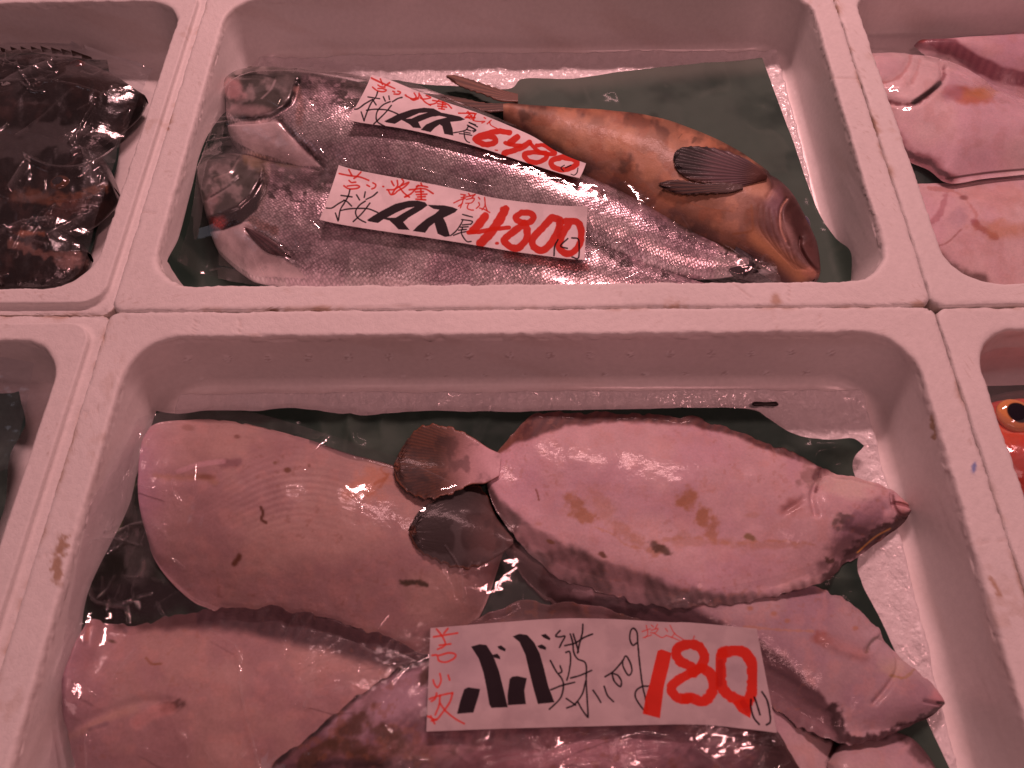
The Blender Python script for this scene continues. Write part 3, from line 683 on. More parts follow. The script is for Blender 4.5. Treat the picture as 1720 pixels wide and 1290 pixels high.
def ptail(cx, cy, dark, mid, rad, n=60, hot=(.30, .11, .045)):
    def f(c, q, v, U, S):
        x, y = q.T; r = np.hypot(x-cx, y-cy)/rad; ry = rays(q, cx, cy, n)
        c[:] = mid; mixc(c, sstep(.25, .75, r), dark); mixc(c, .30*ry*sstep(.2, .5, r)*(.3+fbm(x, y, .04, 25, 3)), hot); mixc(c, .22*(1-ry)*sstep(.55, .9, r), (.05, .025, .02)); mixc(c, .6*sstep(.45, .62, fbm(x, y, .035, 15, 3))*sstep(.5, .8, r), (.06, .028, .018)); mixc(c, .7*sstep(.93, .98, np.maximum(U, np.abs(S))), (.30, .09, .03))
        mixc(c, .35*sstep(.5, .7, fbm(x, y, .05, 5)), (.08, .04, .04))
    return f
zs = snap(3, 5)
body('tail_fin', [(862, 905), (835, 870), (814, 826), (790, 812), (764, 822), (733, 837), (708, 852), (694, 877), (690, 892)], [(862, 915), (840, 932), (805, 950), (770, 955), (733, 942), (705, 927), (693, 905), (690, 892)], M_fin, fE, 'm', .0010, 'plate', rag=.0022, nu=150, nv=110,
     paint=ptail(870, 905, (.050, .026, .026), (.22, .12, .11), 175, 190, (.10, .045, .035)), fr=(.02, .02), zb_map=np.maximum(FL+.006, zs+.0015), Tu=[(0, 1), (1, .6)])

# fish D : under the price label
fD = thing('flatfish', 'large pinkish flatfish with brown stains lying directly under the 180 label', 'fish', P(900, 1200, -.1), 'white flatfish in the 180 box')
def pD(c, q, v, U, S):
    c[:] = (.25, .135, .165); mott(c, q, 43); x, y = q.T
    p_blob(c, q, 645, 1178, 100, 48, (.50, .36, .42), .85, -28, .5, .5, .03); p_blob(c, q, 1050, 1262, 150, 26, (.44, .27, .31), .5, 0, .7, .7, .03)
    d = dline(q, curve([(430, 1300), (499, 1250), (550, 1206), (598, 1167), (657, 1127), (720, 1103)], 60))
    mixc(c, .93*(1-sstep(4, 13, d+7*(fbm(x, y, .06, 4)-.5))), (.085, .055, .060))
    mixc(c, .45*(1-sstep(10, 45, d))*sstep(.4, .6, fbm(x, y, .04, 14)), (.30, .16, .15))
    for (a, b, rx, ry, an) in [(560, 1245, 60, 16, -35), (610, 1262, 60, 18, 5), (690, 1270, 70, 14, 0), (660, 1248, 26, 16, 40), (740, 1265, 46, 14, -8), (520, 1280, 45, 14, -30)]:
        p_blob(c, q, a, b, rx, ry, (.17, .075, .035), .85, an, .5, 1.2, .045, int(a))
    p_blob(c, q, 660, 1285, 120, 10, (.05, .02, .02), .8, 0, .6, .8); p_blob(c, q, 712, 1137, 8, 14, (.16, .08, .05), .8, 10, .5, .6)
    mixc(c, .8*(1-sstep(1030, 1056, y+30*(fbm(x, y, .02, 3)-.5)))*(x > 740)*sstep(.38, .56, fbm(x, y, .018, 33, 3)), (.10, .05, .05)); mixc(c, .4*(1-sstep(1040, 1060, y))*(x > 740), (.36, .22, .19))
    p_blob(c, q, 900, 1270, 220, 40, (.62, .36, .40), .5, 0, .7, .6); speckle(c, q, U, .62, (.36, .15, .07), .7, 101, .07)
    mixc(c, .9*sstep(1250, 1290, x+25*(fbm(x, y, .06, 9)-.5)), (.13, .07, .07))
zs = snap(4, 7)
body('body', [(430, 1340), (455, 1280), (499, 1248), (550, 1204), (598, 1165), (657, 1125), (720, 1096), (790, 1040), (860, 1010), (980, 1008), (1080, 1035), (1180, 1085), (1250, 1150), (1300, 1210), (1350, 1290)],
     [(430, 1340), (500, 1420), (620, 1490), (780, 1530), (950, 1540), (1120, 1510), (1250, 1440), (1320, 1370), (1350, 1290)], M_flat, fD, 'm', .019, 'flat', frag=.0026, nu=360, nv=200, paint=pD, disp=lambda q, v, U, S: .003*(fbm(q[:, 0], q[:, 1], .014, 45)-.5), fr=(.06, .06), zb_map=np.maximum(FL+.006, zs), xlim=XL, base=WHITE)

# fish B : the large one on top
fB = thing('flatfish', 'largest white flatfish, with brown fan tail, orange stains and mouth at right wall', 'fish', P(1150, 860, -.1), 'white flatfish in the 180 box')
OR1 = (.42, .20, .09)
def pB(c, q, v, U, S):
    c[:] = (.58, .405, .43); mott(c, q, 53); x, y = q.T
    n = 12*(fbm(x, y, .06, 3)-.5)
    mixc(c, .5*(1-sstep(820, 1000, x)), (.66, .40, .50))
    top = np.interp(x, [838, 863, 888, 910, 950, 1040, 1136, 1203, 1289, 1350, 1399], [762, 745, 738, 730, 716, 708, 712, 724, 754, 776, 795])
    m = (1-sstep(-5, 5, y-top+n*.7))*(x < 1400); ry = .5+.5*np.sin((x*.8+y*.6)/2.6)
    mixc(c, m*.95, (.16, .060, .060)); mixc(c, .35*m*ry, (.32, .13, .10)); mixc(c, .6*m*(1-sstep(840, 900, x)), (.38, .17, .11)); 
    bt = np.interp(x, [814, 838, 873, 904, 935, 981, 1040, 1100, 1136, 1227, 1300, 1393], [800, 838, 868, 893, 908, 928, 952, 972, 986, 1000, 996, 962])
    m = sstep(-10, 8, y-bt+n); mixc(c, m*.88*(1-.35*sstep(1150, 1350, x)), (.20, .125, .125)); mixc(c, .35*m*(.5+.5*np.sin((x*.9-y*.4)/2.6)), (.10, .06, .06))
    mixc(c, .55*m*sstep(.5, .7, fbm(x, y, .02, 61)), (.45, .28, .30))
    for (a, b, rx, ry_, an, s) in [(966, 846, 17, 15, 20, .75), (985, 868, 20, 10, 15, .8), (1012, 850, 14, 30, -20, .35), (1154, 838, 16, 17, -20, .85), (1180, 868, 12, 16, -25, .85), (1197, 888, 10, 18, 5, .7), (1150, 900, 10, 8, 0, .3), (905, 880, 8, 5, 0, .3), (1045, 892, 18, 10, 40, .45), (1068, 908, 12, 12, 0, .5), (1100, 925, 20, 8, 0, .6), (1265, 865, 12, 4, 0, .3), (1170, 910, 60, 7, 0, .35), (1290, 915, 55, 6, 0, .35)]:
        p_blob(c, q, a, b, rx, ry_, OR1, s, an, .45, .9, .09, int(a))
    for (a, b, r, co) in [(1107, 921, 12, (.15, .08, .04)), (1013, 932, 5, (.2, .08, .03)), (1260, 903, 7, (.3, .2, .08)), (925, 910, 4, (.25, .12, .06))]: p_blob(c, q, a, b, r*1.3, r*.7, co, .85, 20, .5, .9, .1)
    p_line(c, q, [(1000, 885), (1030, 898), (1052, 915), (1090, 925)], 4, (.5, .25, .12), .5, n=4); p_line(c, q, [(1115, 905), (1170, 903), (1230, 912), (1300, 908), (1370, 915)], 4, (.50, .28, .18), .5, n=6)
    p_line(c, q, [(900, 822), (903, 830), (905, 840)], 3, (.3, .1, .06), .8)
    # head
    p_line(c, q, [(1372, 800), (1378, 790), (1395, 784)], 16, (.20, .08, .09), .85, n=6); p_blob(c, q, 1355, 800, 12, 20, (.32, .20, .18), .6, 20, .5, 1, .1)
    p_line(c, q, [(1370, 825), (1376, 805), (1392, 790), (1430, 786), (1470, 796)], 5, (.26, .11, .12), .8, n=2)
    p_blob(c, q, 1424, 815, 42, 20, (.68, .58, .52), .7, 15, .6, .5); p_blob(c, q, 1330, 850, 17, 11, (.36, .15, .14), .7, -35, .7, .7)
    p_blob(c, q, 1415, 875, 16, 13, (.16, .13, .10), .75, 0, .5, 1, .1); p_blob(c, q, 1445, 880, 48, 24, (.30, .19, .25), .7, -30, .6, .7); p_blob(c, q, 1420, 915, 60, 14, (.20, .12, .13), .6, -40, .6, .8, .06); p_blob(c, q, 1480, 850, 26, 16, (.34, .22, .26), .5, -30, .6, .8)
    p_line(c, q, [(1393, 968), (1430, 932), (1470, 905), (1500, 885), (1530, 862)], 22, (.11, .06, .06), .85, n=10); p_line(c, q, [(1440, 928), (1470, 902), (1495, 888)], 3, (.55, .30, .06), .8)
    p_line(c, q, [(1448, 795), (1480, 806), (1500, 815)], 5, (.2, .1, .1), .7, n=3)
    p_blob(c, q, 1515, 850, 16, 13, (.62, .36, .37), .75, 20, .4, .3); p_line(c, q, [(1500, 832), (1503, 848), (1512, 862), (1526, 866)], 4, (.22, .07, .08), .8); p_line(c, q, [(1504, 842), (1520, 846), (1532, 852)], 3, (.25, .08, .08), .8)
    p_line(c, q, [(1385, 935), (1393, 945), (1400, 940)], 6, (.16, .10, .06), .8, n=5)
    speckle(c, q, U, .64, (.40, .19, .13), .6, 111, .12)
def dB(q, v, U, S):
    x, y = q.T
    return .0028*(fbm(x, y, .012, 55)-.5)+grooves(q, [([(1372, 862), (1366, 832), (1376, 806), (1392, 790), (1432, 788)], 6, .004), ([(1400, 800), (1440, 806), (1480, 822), (1490, 850)], 8, .0012), ([(1500, 830), (1503, 848), (1512, 862), (1526, 868)], 4, .003), ([(1502, 843), (1520, 847), (1534, 853)], 2.5, .003), ([(1376, 830), (1392, 862), (1430, 890), (1470, 900)], 7, .0014), ([(1318, 858), (1335, 848), (1350, 838)], 6, .0016)])
zs = snap(4, 7)
body('body', [(815, 784), (833, 756), (848, 738), (866, 718), (888, 696), (910, 688), (950, 686), (1040, 686), (1136, 692), (1203, 704), (1289, 735), (1350, 762), (1399, 784), (1448, 794), (1497, 814), (1522, 832), (1533, 850)],
     [(815, 790), (820, 820), (838, 862), (873, 908), (904, 939), (935, 964), (981, 986), (1050, 1006), (1136, 1019), (1227, 1013), (1289, 1006), (1350, 992), (1393, 972), (1423, 944), (1460, 923), (1503, 892), (1528, 870), (1533, 858)], M_flat, fB, 'm', .016, 'flat', frag=.0026, nu=380, nv=230, paint=pB, disp=dB, fr=(.06, .14), zb_map=np.maximum(FL+.006, zs), xlim=XL, base=PINK,
     Tu=[(0, .2), (.1, .45), (.3, .95), (.6, 1), (.8, .9), (.93, .65), (.98, .5), (1, .35)])
zs = snap(3, 5)
body('tail_fin', [(842, 762), (820, 752), (795, 735), (764, 720), (730, 712), (702, 718), (680, 742), (668, 768), (664, 785)], [(838, 800), (814, 812), (789, 814), (758, 829), (721, 838), (687, 828), (668, 806), (664, 785)], M_fin, fB, 'm', .0010, 'plate', rag=.0022, nu=150, nv=110,
     paint=ptail(880, 780, (.17, .07, .04), (.66, .44, .48), 215, 210, (.36, .13, .05)), fr=(.02, .02), zb_map=np.maximum(FL+.006, zs+.0012), Tu=[(0, 1), (1, .5)])

# ---- the top box
def paint_salmon(headpoly, gillpoly, gillline, white, extra):
    def f(c, q, v, U, S):
        x, y = q.T; c[:] = (.80, .66, .70); n = fbm(x, y, .03, 5)
        mixc(c, 1-sstep(-.60, -.05, S+.5*(n-.5)), (.075, .075, .058)); mixc(c, .9*sstep(-.10, .5, S+.3*(n-.5)), (.88, .82, .82)); back = 1-sstep(-.60, -.05, S+.5*(n-.5))
        r = fbm(x, y, .09, 15, 3); mixc(c, .7*sstep(.58, .68, r)*(S < .1), (.55, .44, .46)); mixc(c, .8*sstep(.56, .66, fbm(x, y, .07, 18, 3))*(S < .0), (.08, .08, .065)); mixc(c, .35*sstep(.5, .7, fbm(x, y, .16, 19, 3))*(S < .5), (.40, .32, .34)); mixc(c, .4*sstep(.55, .7, fbm(x, y, .012, 29, 3)), (.62, .40, .52))
        mixc(c, .3*sstep(.5, .7, fbm(x, y, .02, 28, 3)), (.42, .28, .36))
        sc = np.ones(len(q))
        hd = inpoly(q, headpoly); dh = dline(q, list(headpoly)+[headpoly[0]]); m = np.where(hd, 1, 1-sstep(0, 4, dh)); mixc(c, m, (.16, .17, .15))
        mixc(c, m*.8*sstep(.45, .7, fbm(x, y, .05, 35, 4)), (.42, .37, .36)); mixc(c, m*.7*sstep(.5, .7, fbm(x, y, .03, 36, 4)), (.12, .13, .115)); sc *= 1-m
        p_poly(c, q, white, (.82, .72, .71), .9, 4); m = np.where(inpoly(q, white), 1, 0); sc *= 1-m*.9
        if gillpoly: p_poly(c, q, gillpoly, (.045, .018, .018), .97, 2)
        p_line(c, q, gillline, 9, (.02, .01, .012), .97)
        extra(c, q); sc *= sstep(.0, .06, 1-np.abs(S)+.02)
        return {'scaly': sc, 'silver': sc*(1-back*.85)}
    return f
s2 = thing('salmon', 'silver salmon with open red gills, nearer the front rim, under the 4800 label', 'fish', P(760, 400, -.1), 'silver salmon in clear bags')
gill2 = [(441, 272), (450, 297), (445, 325), (430, 354), (405, 376), (376, 387), (347, 391), (343, 364), (371, 357), (398, 345), (419, 326), (433, 303)]
head2 = [(332, 305), (338, 268), (350, 252), (385, 244), (415, 248), (434, 260), (441, 276), (438, 309), (424, 333), (402, 351), (374, 362), (346, 366), (338, 340)]
wh2 = [(345, 388), (376, 386), (402, 373), (420, 372), (432, 395), (445, 415), (470, 432), (500, 450), (515, 468), (428, 464), (397, 446), (358, 412)]
def ex2(c, q):
    p_blob(c, q, 362, 375, 20, 10, (.62, .06, .05), .95, -10, .5, .2)
    p_blob(c, q, 430, 268, 22, 14, (.34, .24, .07), .6, 30, .5, .6); p_blob(c, q, 480, 272, 30, 8, (.26, .20, .05), .6, 8, .5, .6); p_blob(c, q, 352, 345, 12, 25, (.55, .40, .40), .6, 20, .5, .5)
    p_line(c, q, [(352, 262), (375, 258), (398, 262)], 3, (.06, .06, .05), .7); p_line(c, q, [(360, 300), (385, 290), (400, 270)], 4, (.45, .38, .36), .5); p_line(c, q, [(355, 330), (380, 315), (400, 300)], 3, (.06, .07, .06), .6)
    p_line(c, q, [(425, 370), (440, 380), (460, 385)], 14, (.45, .20, .14), .6, n=8)
    p_line(c, q, [(450, 275), (446, 310), (438, 345), (425, 372)], 10, (.55, .45, .42), .6, n=4)
    p_line(c, q, [(850, 430), (920, 442), (985, 450)], 12, (.60, .10, .08), .6, n=4)
def d2(q, v, U, S):
    m = inpoly(q, gill2); return np.where(m, -.0028*sstep(0, 6, dline(q, gill2+[gill2[0]])), 0)+.0015*(fbm(q[:, 0], q[:, 1], .02, 5)-.5)+grooves(q, [([(352, 262), (398, 262)], 3, .0015), ([(345, 335), (380, 315), (402, 298)], 3, .0012), ([(360, 300), (385, 290), (402, 270)], 4, -.0012), ([(415, 384), (450, 405), (485, 428)], 5, .003)])
zt = .0
body('body', [(336, 300), (338, 275), (348, 256), (382, 247), (413, 249), (450, 258), (510, 268), (568, 281), (640, 292), (720, 305), (800, 322), (900, 352), (985, 380), (1085, 421), (1150, 449), (1185, 462)],
     [(336, 305), (338, 340), (345, 375), (350, 392), (362, 412), (397, 442), (428, 458), (506, 467), (568, 474), (660, 484), (760, 492), (860, 498), (960, 500), (1080, 496), (1150, 484), (1185, 474)], M_scale, s2, -.041, .033, 'round', nu=520, nv=170,
     paint=paint_salmon(head2, gill2, [(441, 272), (448, 297), (442, 322), (428, 350)], wh2, ex2), disp=d2, kz=.45, low=.55, power=.55, Tu=[(0, .35), (.03, .7), (.1, .95), (.3, 1), (.7, .8), (.9, .4), (1, .25)])
def pfin(colr, edge, cx, cy, n):
    def f(c, q, v, U, S): c[:] = colr; mixc(c, .5*rays(q, cx, cy, n), edge)
    return f
zs = snap(2, 2)
body('pectoral_fin', [(412, 382), (438, 390), (465, 408), (488, 430)], [(412, 386), (428, 406), (450, 424), (488, 432)], M_fin, s2, 'm', .003, 'round', nu=60, nv=30, paint=pfin((.12, .05, .06), (.3, .15, .16), 400, 372, 60), zb_map=zs+.0005, Tu=[(0, 1), (1, .4)])
body('dorsal_fin', [(745, 312), (775, 311), (805, 316), (832, 328)], [(745, 313), (775, 320), (805, 326), (832, 330)], M_fin, s2, 'm', .004, 'round', nu=50, nv=20, paint=pfin((.03, .02, .025), (.07, .05, .05), 740, 330, 50), zb_map=zs+.002, Tu=[(0, 1), (1, .4)])
s1 = thing('salmon', 'silver salmon farther from the front rim, beside the orange fish, under the 6480 label', 'fish', P(800, 250, -.1), 'silver salmon in clear bags')
head1 = [(370, 150), (374, 130), (384, 114), (407, 102), (444, 98), (481, 101), (500, 112), (504, 130), (499, 150), (486, 170), (461, 188), (430, 198), (395, 197), (380, 180)]
wh1 = [(376, 212), (398, 206), (440, 200), (470, 200), (484, 220), (500, 240), (525, 262), (540, 280), (500, 278), (430, 255), (395, 238)]
def ex1(c, q):
    p_blob(c, q, 390, 150, 22, 17, (.68, .42, .42), .85, 30, .5, .5); p_blob(c, q, 415, 185, 40, 10, (.55, .42, .42), .7, 5, .6, .5)
    p_line(c, q, [(468, 200), (494, 230), (520, 256), (545, 280)], 10, (.14, .06, .07), .8, n=4, soft=.8)
    p_line(c, q, [(395, 128), (430, 125), (460, 130)], 3, (.05, .06, .05), .6); p_line(c, q, [(440, 165), (455, 150), (462, 135)], 3, (.5, .45, .45), .6)
    p_line(c, q, [(500, 150), (505, 180), (502, 205)], 12, (.70, .45, .40), .6, n=4); p_line(c, q, [(525, 130), (528, 160), (512, 190)], 10, (.62, .5, .5), .4, n=8)
    p_blob(c, q, 880, 275, 90, 14, (.45, .07, .09), .75, 22, .6, .8, .05); p_blob(c, q, 955, 305, 40, 8, (.40, .06, .08), .6, 20, .6, .8, .05)
def d1(q, v, U, S):
    return .0015*(fbm(q[:, 0], q[:, 1], .02, 6)-.5)+grooves(q, [([(500, 135), (490, 168), (466, 187), (434, 200)], 4, .005), ([(468, 200), (494, 230), (545, 280)], 5, .0016), ([(395, 128), (460, 130)], 3, .0012), ([(372, 205), (430, 202), (470, 196)], 4, .004)])
body('body', [(376, 150), (377, 133), (386, 118), (407, 107), (444, 102), (481, 104), (537, 113), (587, 123), (640, 138), (700, 153), (760, 173), (820, 196), (889, 229), (940, 257), (985, 284), (1040, 306), (1085, 329), (1130, 353), (1180, 379), (1225, 400), (1262, 418)],
     [(376, 154), (380, 180), (384, 198), (378, 212), (397, 238), (430, 254), (500, 277), (576, 292), (640, 300), (690, 309), (760, 328), (830, 350), (900, 376), (985, 403), (1085, 434), (1150, 448), (1200, 450), (1235, 446), (1262, 440)], M_scale, s1, -.036, .032, 'round', nu=520, nv=170,
     paint=paint_salmon(head1, None, [(500, 135), (490, 168), (466, 187), (434, 198), (405, 198)], wh1, ex1), disp=d1, kz=.45, low=.65, power=.55, Tu=[(0, .35), (.03, .7), (.1, .95), (.3, 1), (.7, .8), (.9, .4), (1, .25)])
zs = snap(2, 4)
body('tail_fin', [(1235, 414), (1262, 418), (1290, 426), (1310, 440), (1318, 455)], [(1228, 440), (1225, 455), (1250, 475), (1290, 485), (1318, 470)], M_fin, s1, 'm', .002, 'plate', nu=80, nv=60, paint=pfin((.05, .025, .04), (.14, .08, .11), 1210, 425, 50), zb_map=np.minimum(zs, -.032)+.001, fr=(.02, .02), Tu=[(0, 1), (1, .6)])

def eye(parent, px, py, z, r, white, pupil, flat=.55, name='eye', ax=(1, 1), ps=.55, tilt=0):
    c0 = P(px, py, z); n, m = 20, 28; V = []; C = []
    for i in range(n):
        a = math.pi/2*i/(n-1)*1.25
        for j in range(m):
            b = 2*math.pi*j/m; V.append((c0[0]+r*ax[0]*math.sin(a)*math.cos(b), c0[1]+r*ax[1]*math.sin(a)*math.sin(b)+tilt*math.cos(a)*r, c0[2]+r*flat*math.cos(a)))
            C.append(pupil if math.sin(a) < ps and a < 1.4 else white)
    return mesh_obj(name, V, gridfaces(n, m, wrap=True), M_eye, parent, C)
eye(s1, 420, 118, -.031, .0046, (.22, .17, .10), (.03, .03, .03)); eye(s2, 374, 266, -.035, .0046, (.2, .18, .12), (.03, .03, .03))

g = thing('greenling', 'orange bellied fish with dark fins lying beyond the two salmon, head at the right wall', 'fish', P(1100, 270, -.1))
def pO(c, q, v, U, S):
    x, y = q.T; c[:] = (.38, .21, .135); n = fbm(x, y, .03, 5)
    mixc(c, .5*sstep(.4, .7, n), (.52, .33, .26)); mixc(c, .5*np.exp(-((x-1000)/110)**2-((y-235)/26)**2), (.56, .31, .17))
    mixc(c, .88*(1-sstep(-.80, -.30, S+.5*(n-.5))), (.15, .062, .036)); mixc(c, .6*(1-sstep(-.6, .05, S)), (.40, .145, .07))
    mixc(c, .8*sstep(.7, 1.0, S+.25*(n-.5)), (.20, .095, .075))
    for (a, b, rx, ry, an, s) in [(952, 172, 22, 9, 10, .85), (1160, 205, 16, 14, 40, .6), (1175, 222, 8, 12, 20, .6), (1200, 228, 18, 10, 40, .55), (1230, 240, 24, 12, 30, .6), (1265, 262, 26, 12, 30, .6), (1052, 275, 12, 14, 10, .5), (885, 195, 14, 10, 0, .5), (1215, 255, 22, 8, 30, .5), (1290, 290, 30, 14, 40, .5)]:
        p_blob(c, q, a, b, rx, ry, (.085, .045, .035), s, an, .5, 1.0, .08, int(a))
    p_line(c, q, [(1180, 205), (1174, 222)], 4, (.03, .02, .02), .8, n=3); p_line(c, q, [(1168, 232), (1163, 240)], 4, (.03, .02, .02), .8, n=2); p_line(c, q, [(1145, 225), (1140, 232)], 2, (.05, .03, .02), .7)
    mixc(c, .6*sstep(.46, .70, fbm(x, y, .035, 133, 4))*(1-sstep(-.45, .10, S)), (.10, .055, .042)); mixc(c, .35*sstep(.52, .66, fbm(x, y, .05, 143, 4)), (.42, .15, .07)); mixc(c, .30*sstep(.5, .66, fbm(x, y, .022, 153, 4)), (.74, .40, .22))
    h = sstep(1255, 1320, x+.28*(y-300)+10*(n-.5)); mixc(c, .85*h, (.21, .105, .105)); 
    mixc(c, .75*(1-sstep(0, 26, dline(q, [(1262, 395), (1300, 425), (1345, 462)])))*sstep(1240, 1270, x), (.62, .32, .15))
    p_blob(c, q, 1340, 368, 17, 36, (.13, .05, .045), .8, -18, .5, .6); p_blob(c, q, 1301, 340, 13, 24, (.36, .22, .27), .6, 0, .5, .5)
    p_blob(c, q, 1268, 312, 30, 14, (.68, .42, .27), .6, 30, .6, .4); p_blob(c, q, 1320, 395, 12, 30, (.55, .36, .33), .4, -15)
    p_line(c, q, [(1322, 335), (1312, 350), (1311, 380), (1320, 405)], 3, (.72, .42, .30), .6); p_line(c, q, [(1262, 345), (1264, 375), (1262, 388), (1232, 393)], 4, (.38, .17, .08), .7)
    for k in range(5): p_line(c, q, [(1275+9*k, 345+k*3), (1275+12*k, 380+5*k), (1300+9*k, 415+6*k), (1335+4*k, 452)], 1.6, (.28, .12, .08), .55)
    p_line(c, q, [(1346, 397), (1345, 412), (1355, 432), (1366, 446), (1374, 454)], 3, (.18, .06, .05), .85); p_blob(c, q, 1362, 458, 16, 9, (.62, .30, .20), .7, 20)
    p_line(c, q, [(1128, 285), (1080, 260), (1035, 232)], 2, (.45, .18, .08), .4); p_line(c, q, [(1140, 335), (1190, 350), (1230, 355)], 2, (.45, .18, .08), .4)
    p_blob(c, q, 1300, 290, 24, 9, (.07, .035, .03), .7, 20, .5, .6); speckle(c, q, U, .70, (.25, .09, .05), .4, 121, .16)
def dO(q, v, U, S):
    gl = [([(1275+9*k, 345+k*3), (1275+12*k, 380+5*k), (1300+9*k, 415+6*k), (1338+4*k, 453)], 2.0, .0004) for k in range(5)]
    return .001*(fbm(q[:, 0], q[:, 1], .03, 65)-.5)+grooves(q, gl+[([(1322, 333), (1311, 355), (1313, 385), (1325, 410)], 3, .0022), ([(1346, 397), (1345, 412), (1355, 432), (1374, 455)], 2.4, .0030), ([(1295, 290), (1300, 310), (1290, 330)], 4, .0018), ([(1330, 350), (1345, 375), (1348, 392)], 10, .0016)])
body('body', [(845, 160), (862, 160), (900, 163), (960, 168), (1020, 172), (1085, 181), (1150, 199), (1210, 223), (1260, 251), (1300, 281), (1335, 312), (1355, 345), (1369, 375), (1380, 405), (1385, 435), (1384, 452), (1374, 462)],
     [(845, 182), (862, 190), (900, 217), (950, 252), (1000, 284), (1040, 306), (1090, 344), (1140, 368), (1190, 389), (1230, 404), (1280, 432), (1320, 456), (1345, 466), (1366, 468)], M_orange, g, -.037, .029, 'round', nu=400, nv=150, paint=pO, disp=dO, kz=.5, low=.7, power=.55, Tu=[(0, .35), (.15, .6), (.4, .95), (.7, 1), (.9, .85), (.97, .6), (1, .4)])
zs = snap(2, 3)
body('tail_fin', [(870, 158), (841, 150), (815, 141), (788, 132), (765, 126), (750, 127)], [(870, 172), (840, 170), (815, 160), (790, 152), (768, 143), (750, 128)], M_fin, g, 'm', .0012, 'plate', rag=.0016, nu=90, nv=50, paint=pfin((.20, .095, .07), (.42, .22, .14), 880, 168, 80), zb_map=np.full((NX, NY), -.038), fr=(.02, .02), Tu=[(0, 1), (1, .6)])
body('tail_fin', [(870, 172), (840, 174), (810, 172), (780, 165), (728, 156)], [(870, 190), (845, 188), (815, 188), (780, 176), (728, 158)], M_fin, g, 'm', .0012, 'plate', rag=.0016, nu=90, nv=40, paint=pfin((.14, .07, .055), (.36, .18, .12), 880, 178, 80), zb_map=np.full((NX, NY), -.040), fr=(.02, .02), Tu=[(0, 1), (1, .6)])
def ppec(c, q, v, U, S):
    x, y = q.T; r = np.hypot(x-1290, y-298); c[:] = (.15, .085, .105); mixc(c, sstep(85, 130, r), (.022, .014, .022)); a = np.arctan2(y-298, x-1300)
    ry = .5+.5*np.sin(a*95); mixc(c, .45*ry*sstep(20, 50, r)*(1-.6*sstep(95, 140, r)), (.36, .22, .23)); mixc(c, .5*(1-sstep(15, 60, r)), (.08, .045, .045)); mixc(c, .6*sstep(20, 35, y-(262+.28*(x-1134)))*1.0, (.30, .13, .085)); mixc(c, .8*(1-sstep(20, 50, r)), (.24, .10, .07))
body('pectoral_fin', [(1288, 294), (1272, 280), (1246, 264), (1209, 250), (1172, 245), (1147, 246), (1134, 256), (1133, 268)], [(1288, 300), (1275, 305), (1255, 311), (1238, 314), (1219, 312), (1196, 308), (1164, 304), (1144, 291), (1134, 276)], M_fin, g, 'm', .0010, 'plate', rag=.0016, nu=150, nv=110, paint=ppec,
     disp=lambda q, v, U, S: .0003*np.sin(np.arctan2(q[:, 1]-298, q[:, 0]-1300)*95), zb_map=zs+.0004, fr=(.02, .02), Tu=[(0, 1), (1, .6)])
zs2 = snap(2, 3)
body('pelvic_fin', [(1246, 310), (1215, 306), (1179, 308), (1134, 301), (1107, 308)], [(1248, 318), (1225, 324), (1195, 325), (1147, 327), (1120, 319), (1107, 311)], M_fin, g, 'm', .0010, 'plate', rag=.0014, nu=110, nv=60, paint=pfin((.085, .045, .045), (.32, .15, .10), 1265, 312, 120), zb_map=zs+.0004, fr=(.02, .02), Tu=[(0, 1), (1, .6)])
eye(g, 1351, 376, -.026, .0060, (.16, .15, .22), (.10, .10, .16), .8, ax=(.75, 1.3), ps=.8)

# ---- left box: dark rockfish
def pR(seed, orange=None):
    def f(c, q, v, U, S):
        x, y = q.T; c[:] = (.034, .018, .018); n = fbm(x, y, .022, seed, 4); r = ridge(x+20*fbm(x, y, .02, seed), y, .02, seed+2, 3)
        mixc(c, sstep(.5, .72, n), (.085, .042, .034)); mixc(c, .8*sstep(.55, .75, 1-n), (.016, .009, .010)); mixc(c, .4*sstep(.74, .86, r), (.16, .085, .075)); mixc(c, .6*sstep(.62, .72, fbm(x, y, .07, seed+6, 3)), (.02, .012, .012))
        if orange: orange(c, q)
        return {}
    return f
def pR_eye(c, q):
    p_line(c, q, [(84, 340), (120, 334), (150, 322), (178, 313)], 12, (.38, .17, .09), .7, n=10, soft=.9); p_blob(c, q, 60, 330, 40, 12, (.30, .13, .07), .7, 0, .5, .9); p_blob(c, q, 120, 350, 40, 14, (.25, .11, .09), .6, -15, .5, .9)
def pR_or(c, q):
    p_blob(c, q, 50, 392, 22, 6, (.5, .18, .09), .7, 0, .5, .9); p_line(c, q, [(20, 410), (70, 425), (130, 430)], 14, (.40, .20, .15), .6, n=8); p_blob(c, q, 115, 440, 22, 10, (.5, .3, .26), .6, 0, .5, 1)
def dR(seed): return lambda q, v, U, S: .0045*(fbm(q[:, 0], q[:, 1], .02, seed)-.5)+.0035*(ridge(q[:, 0], q[:, 1], .018, seed+4)-.5)
rk = []
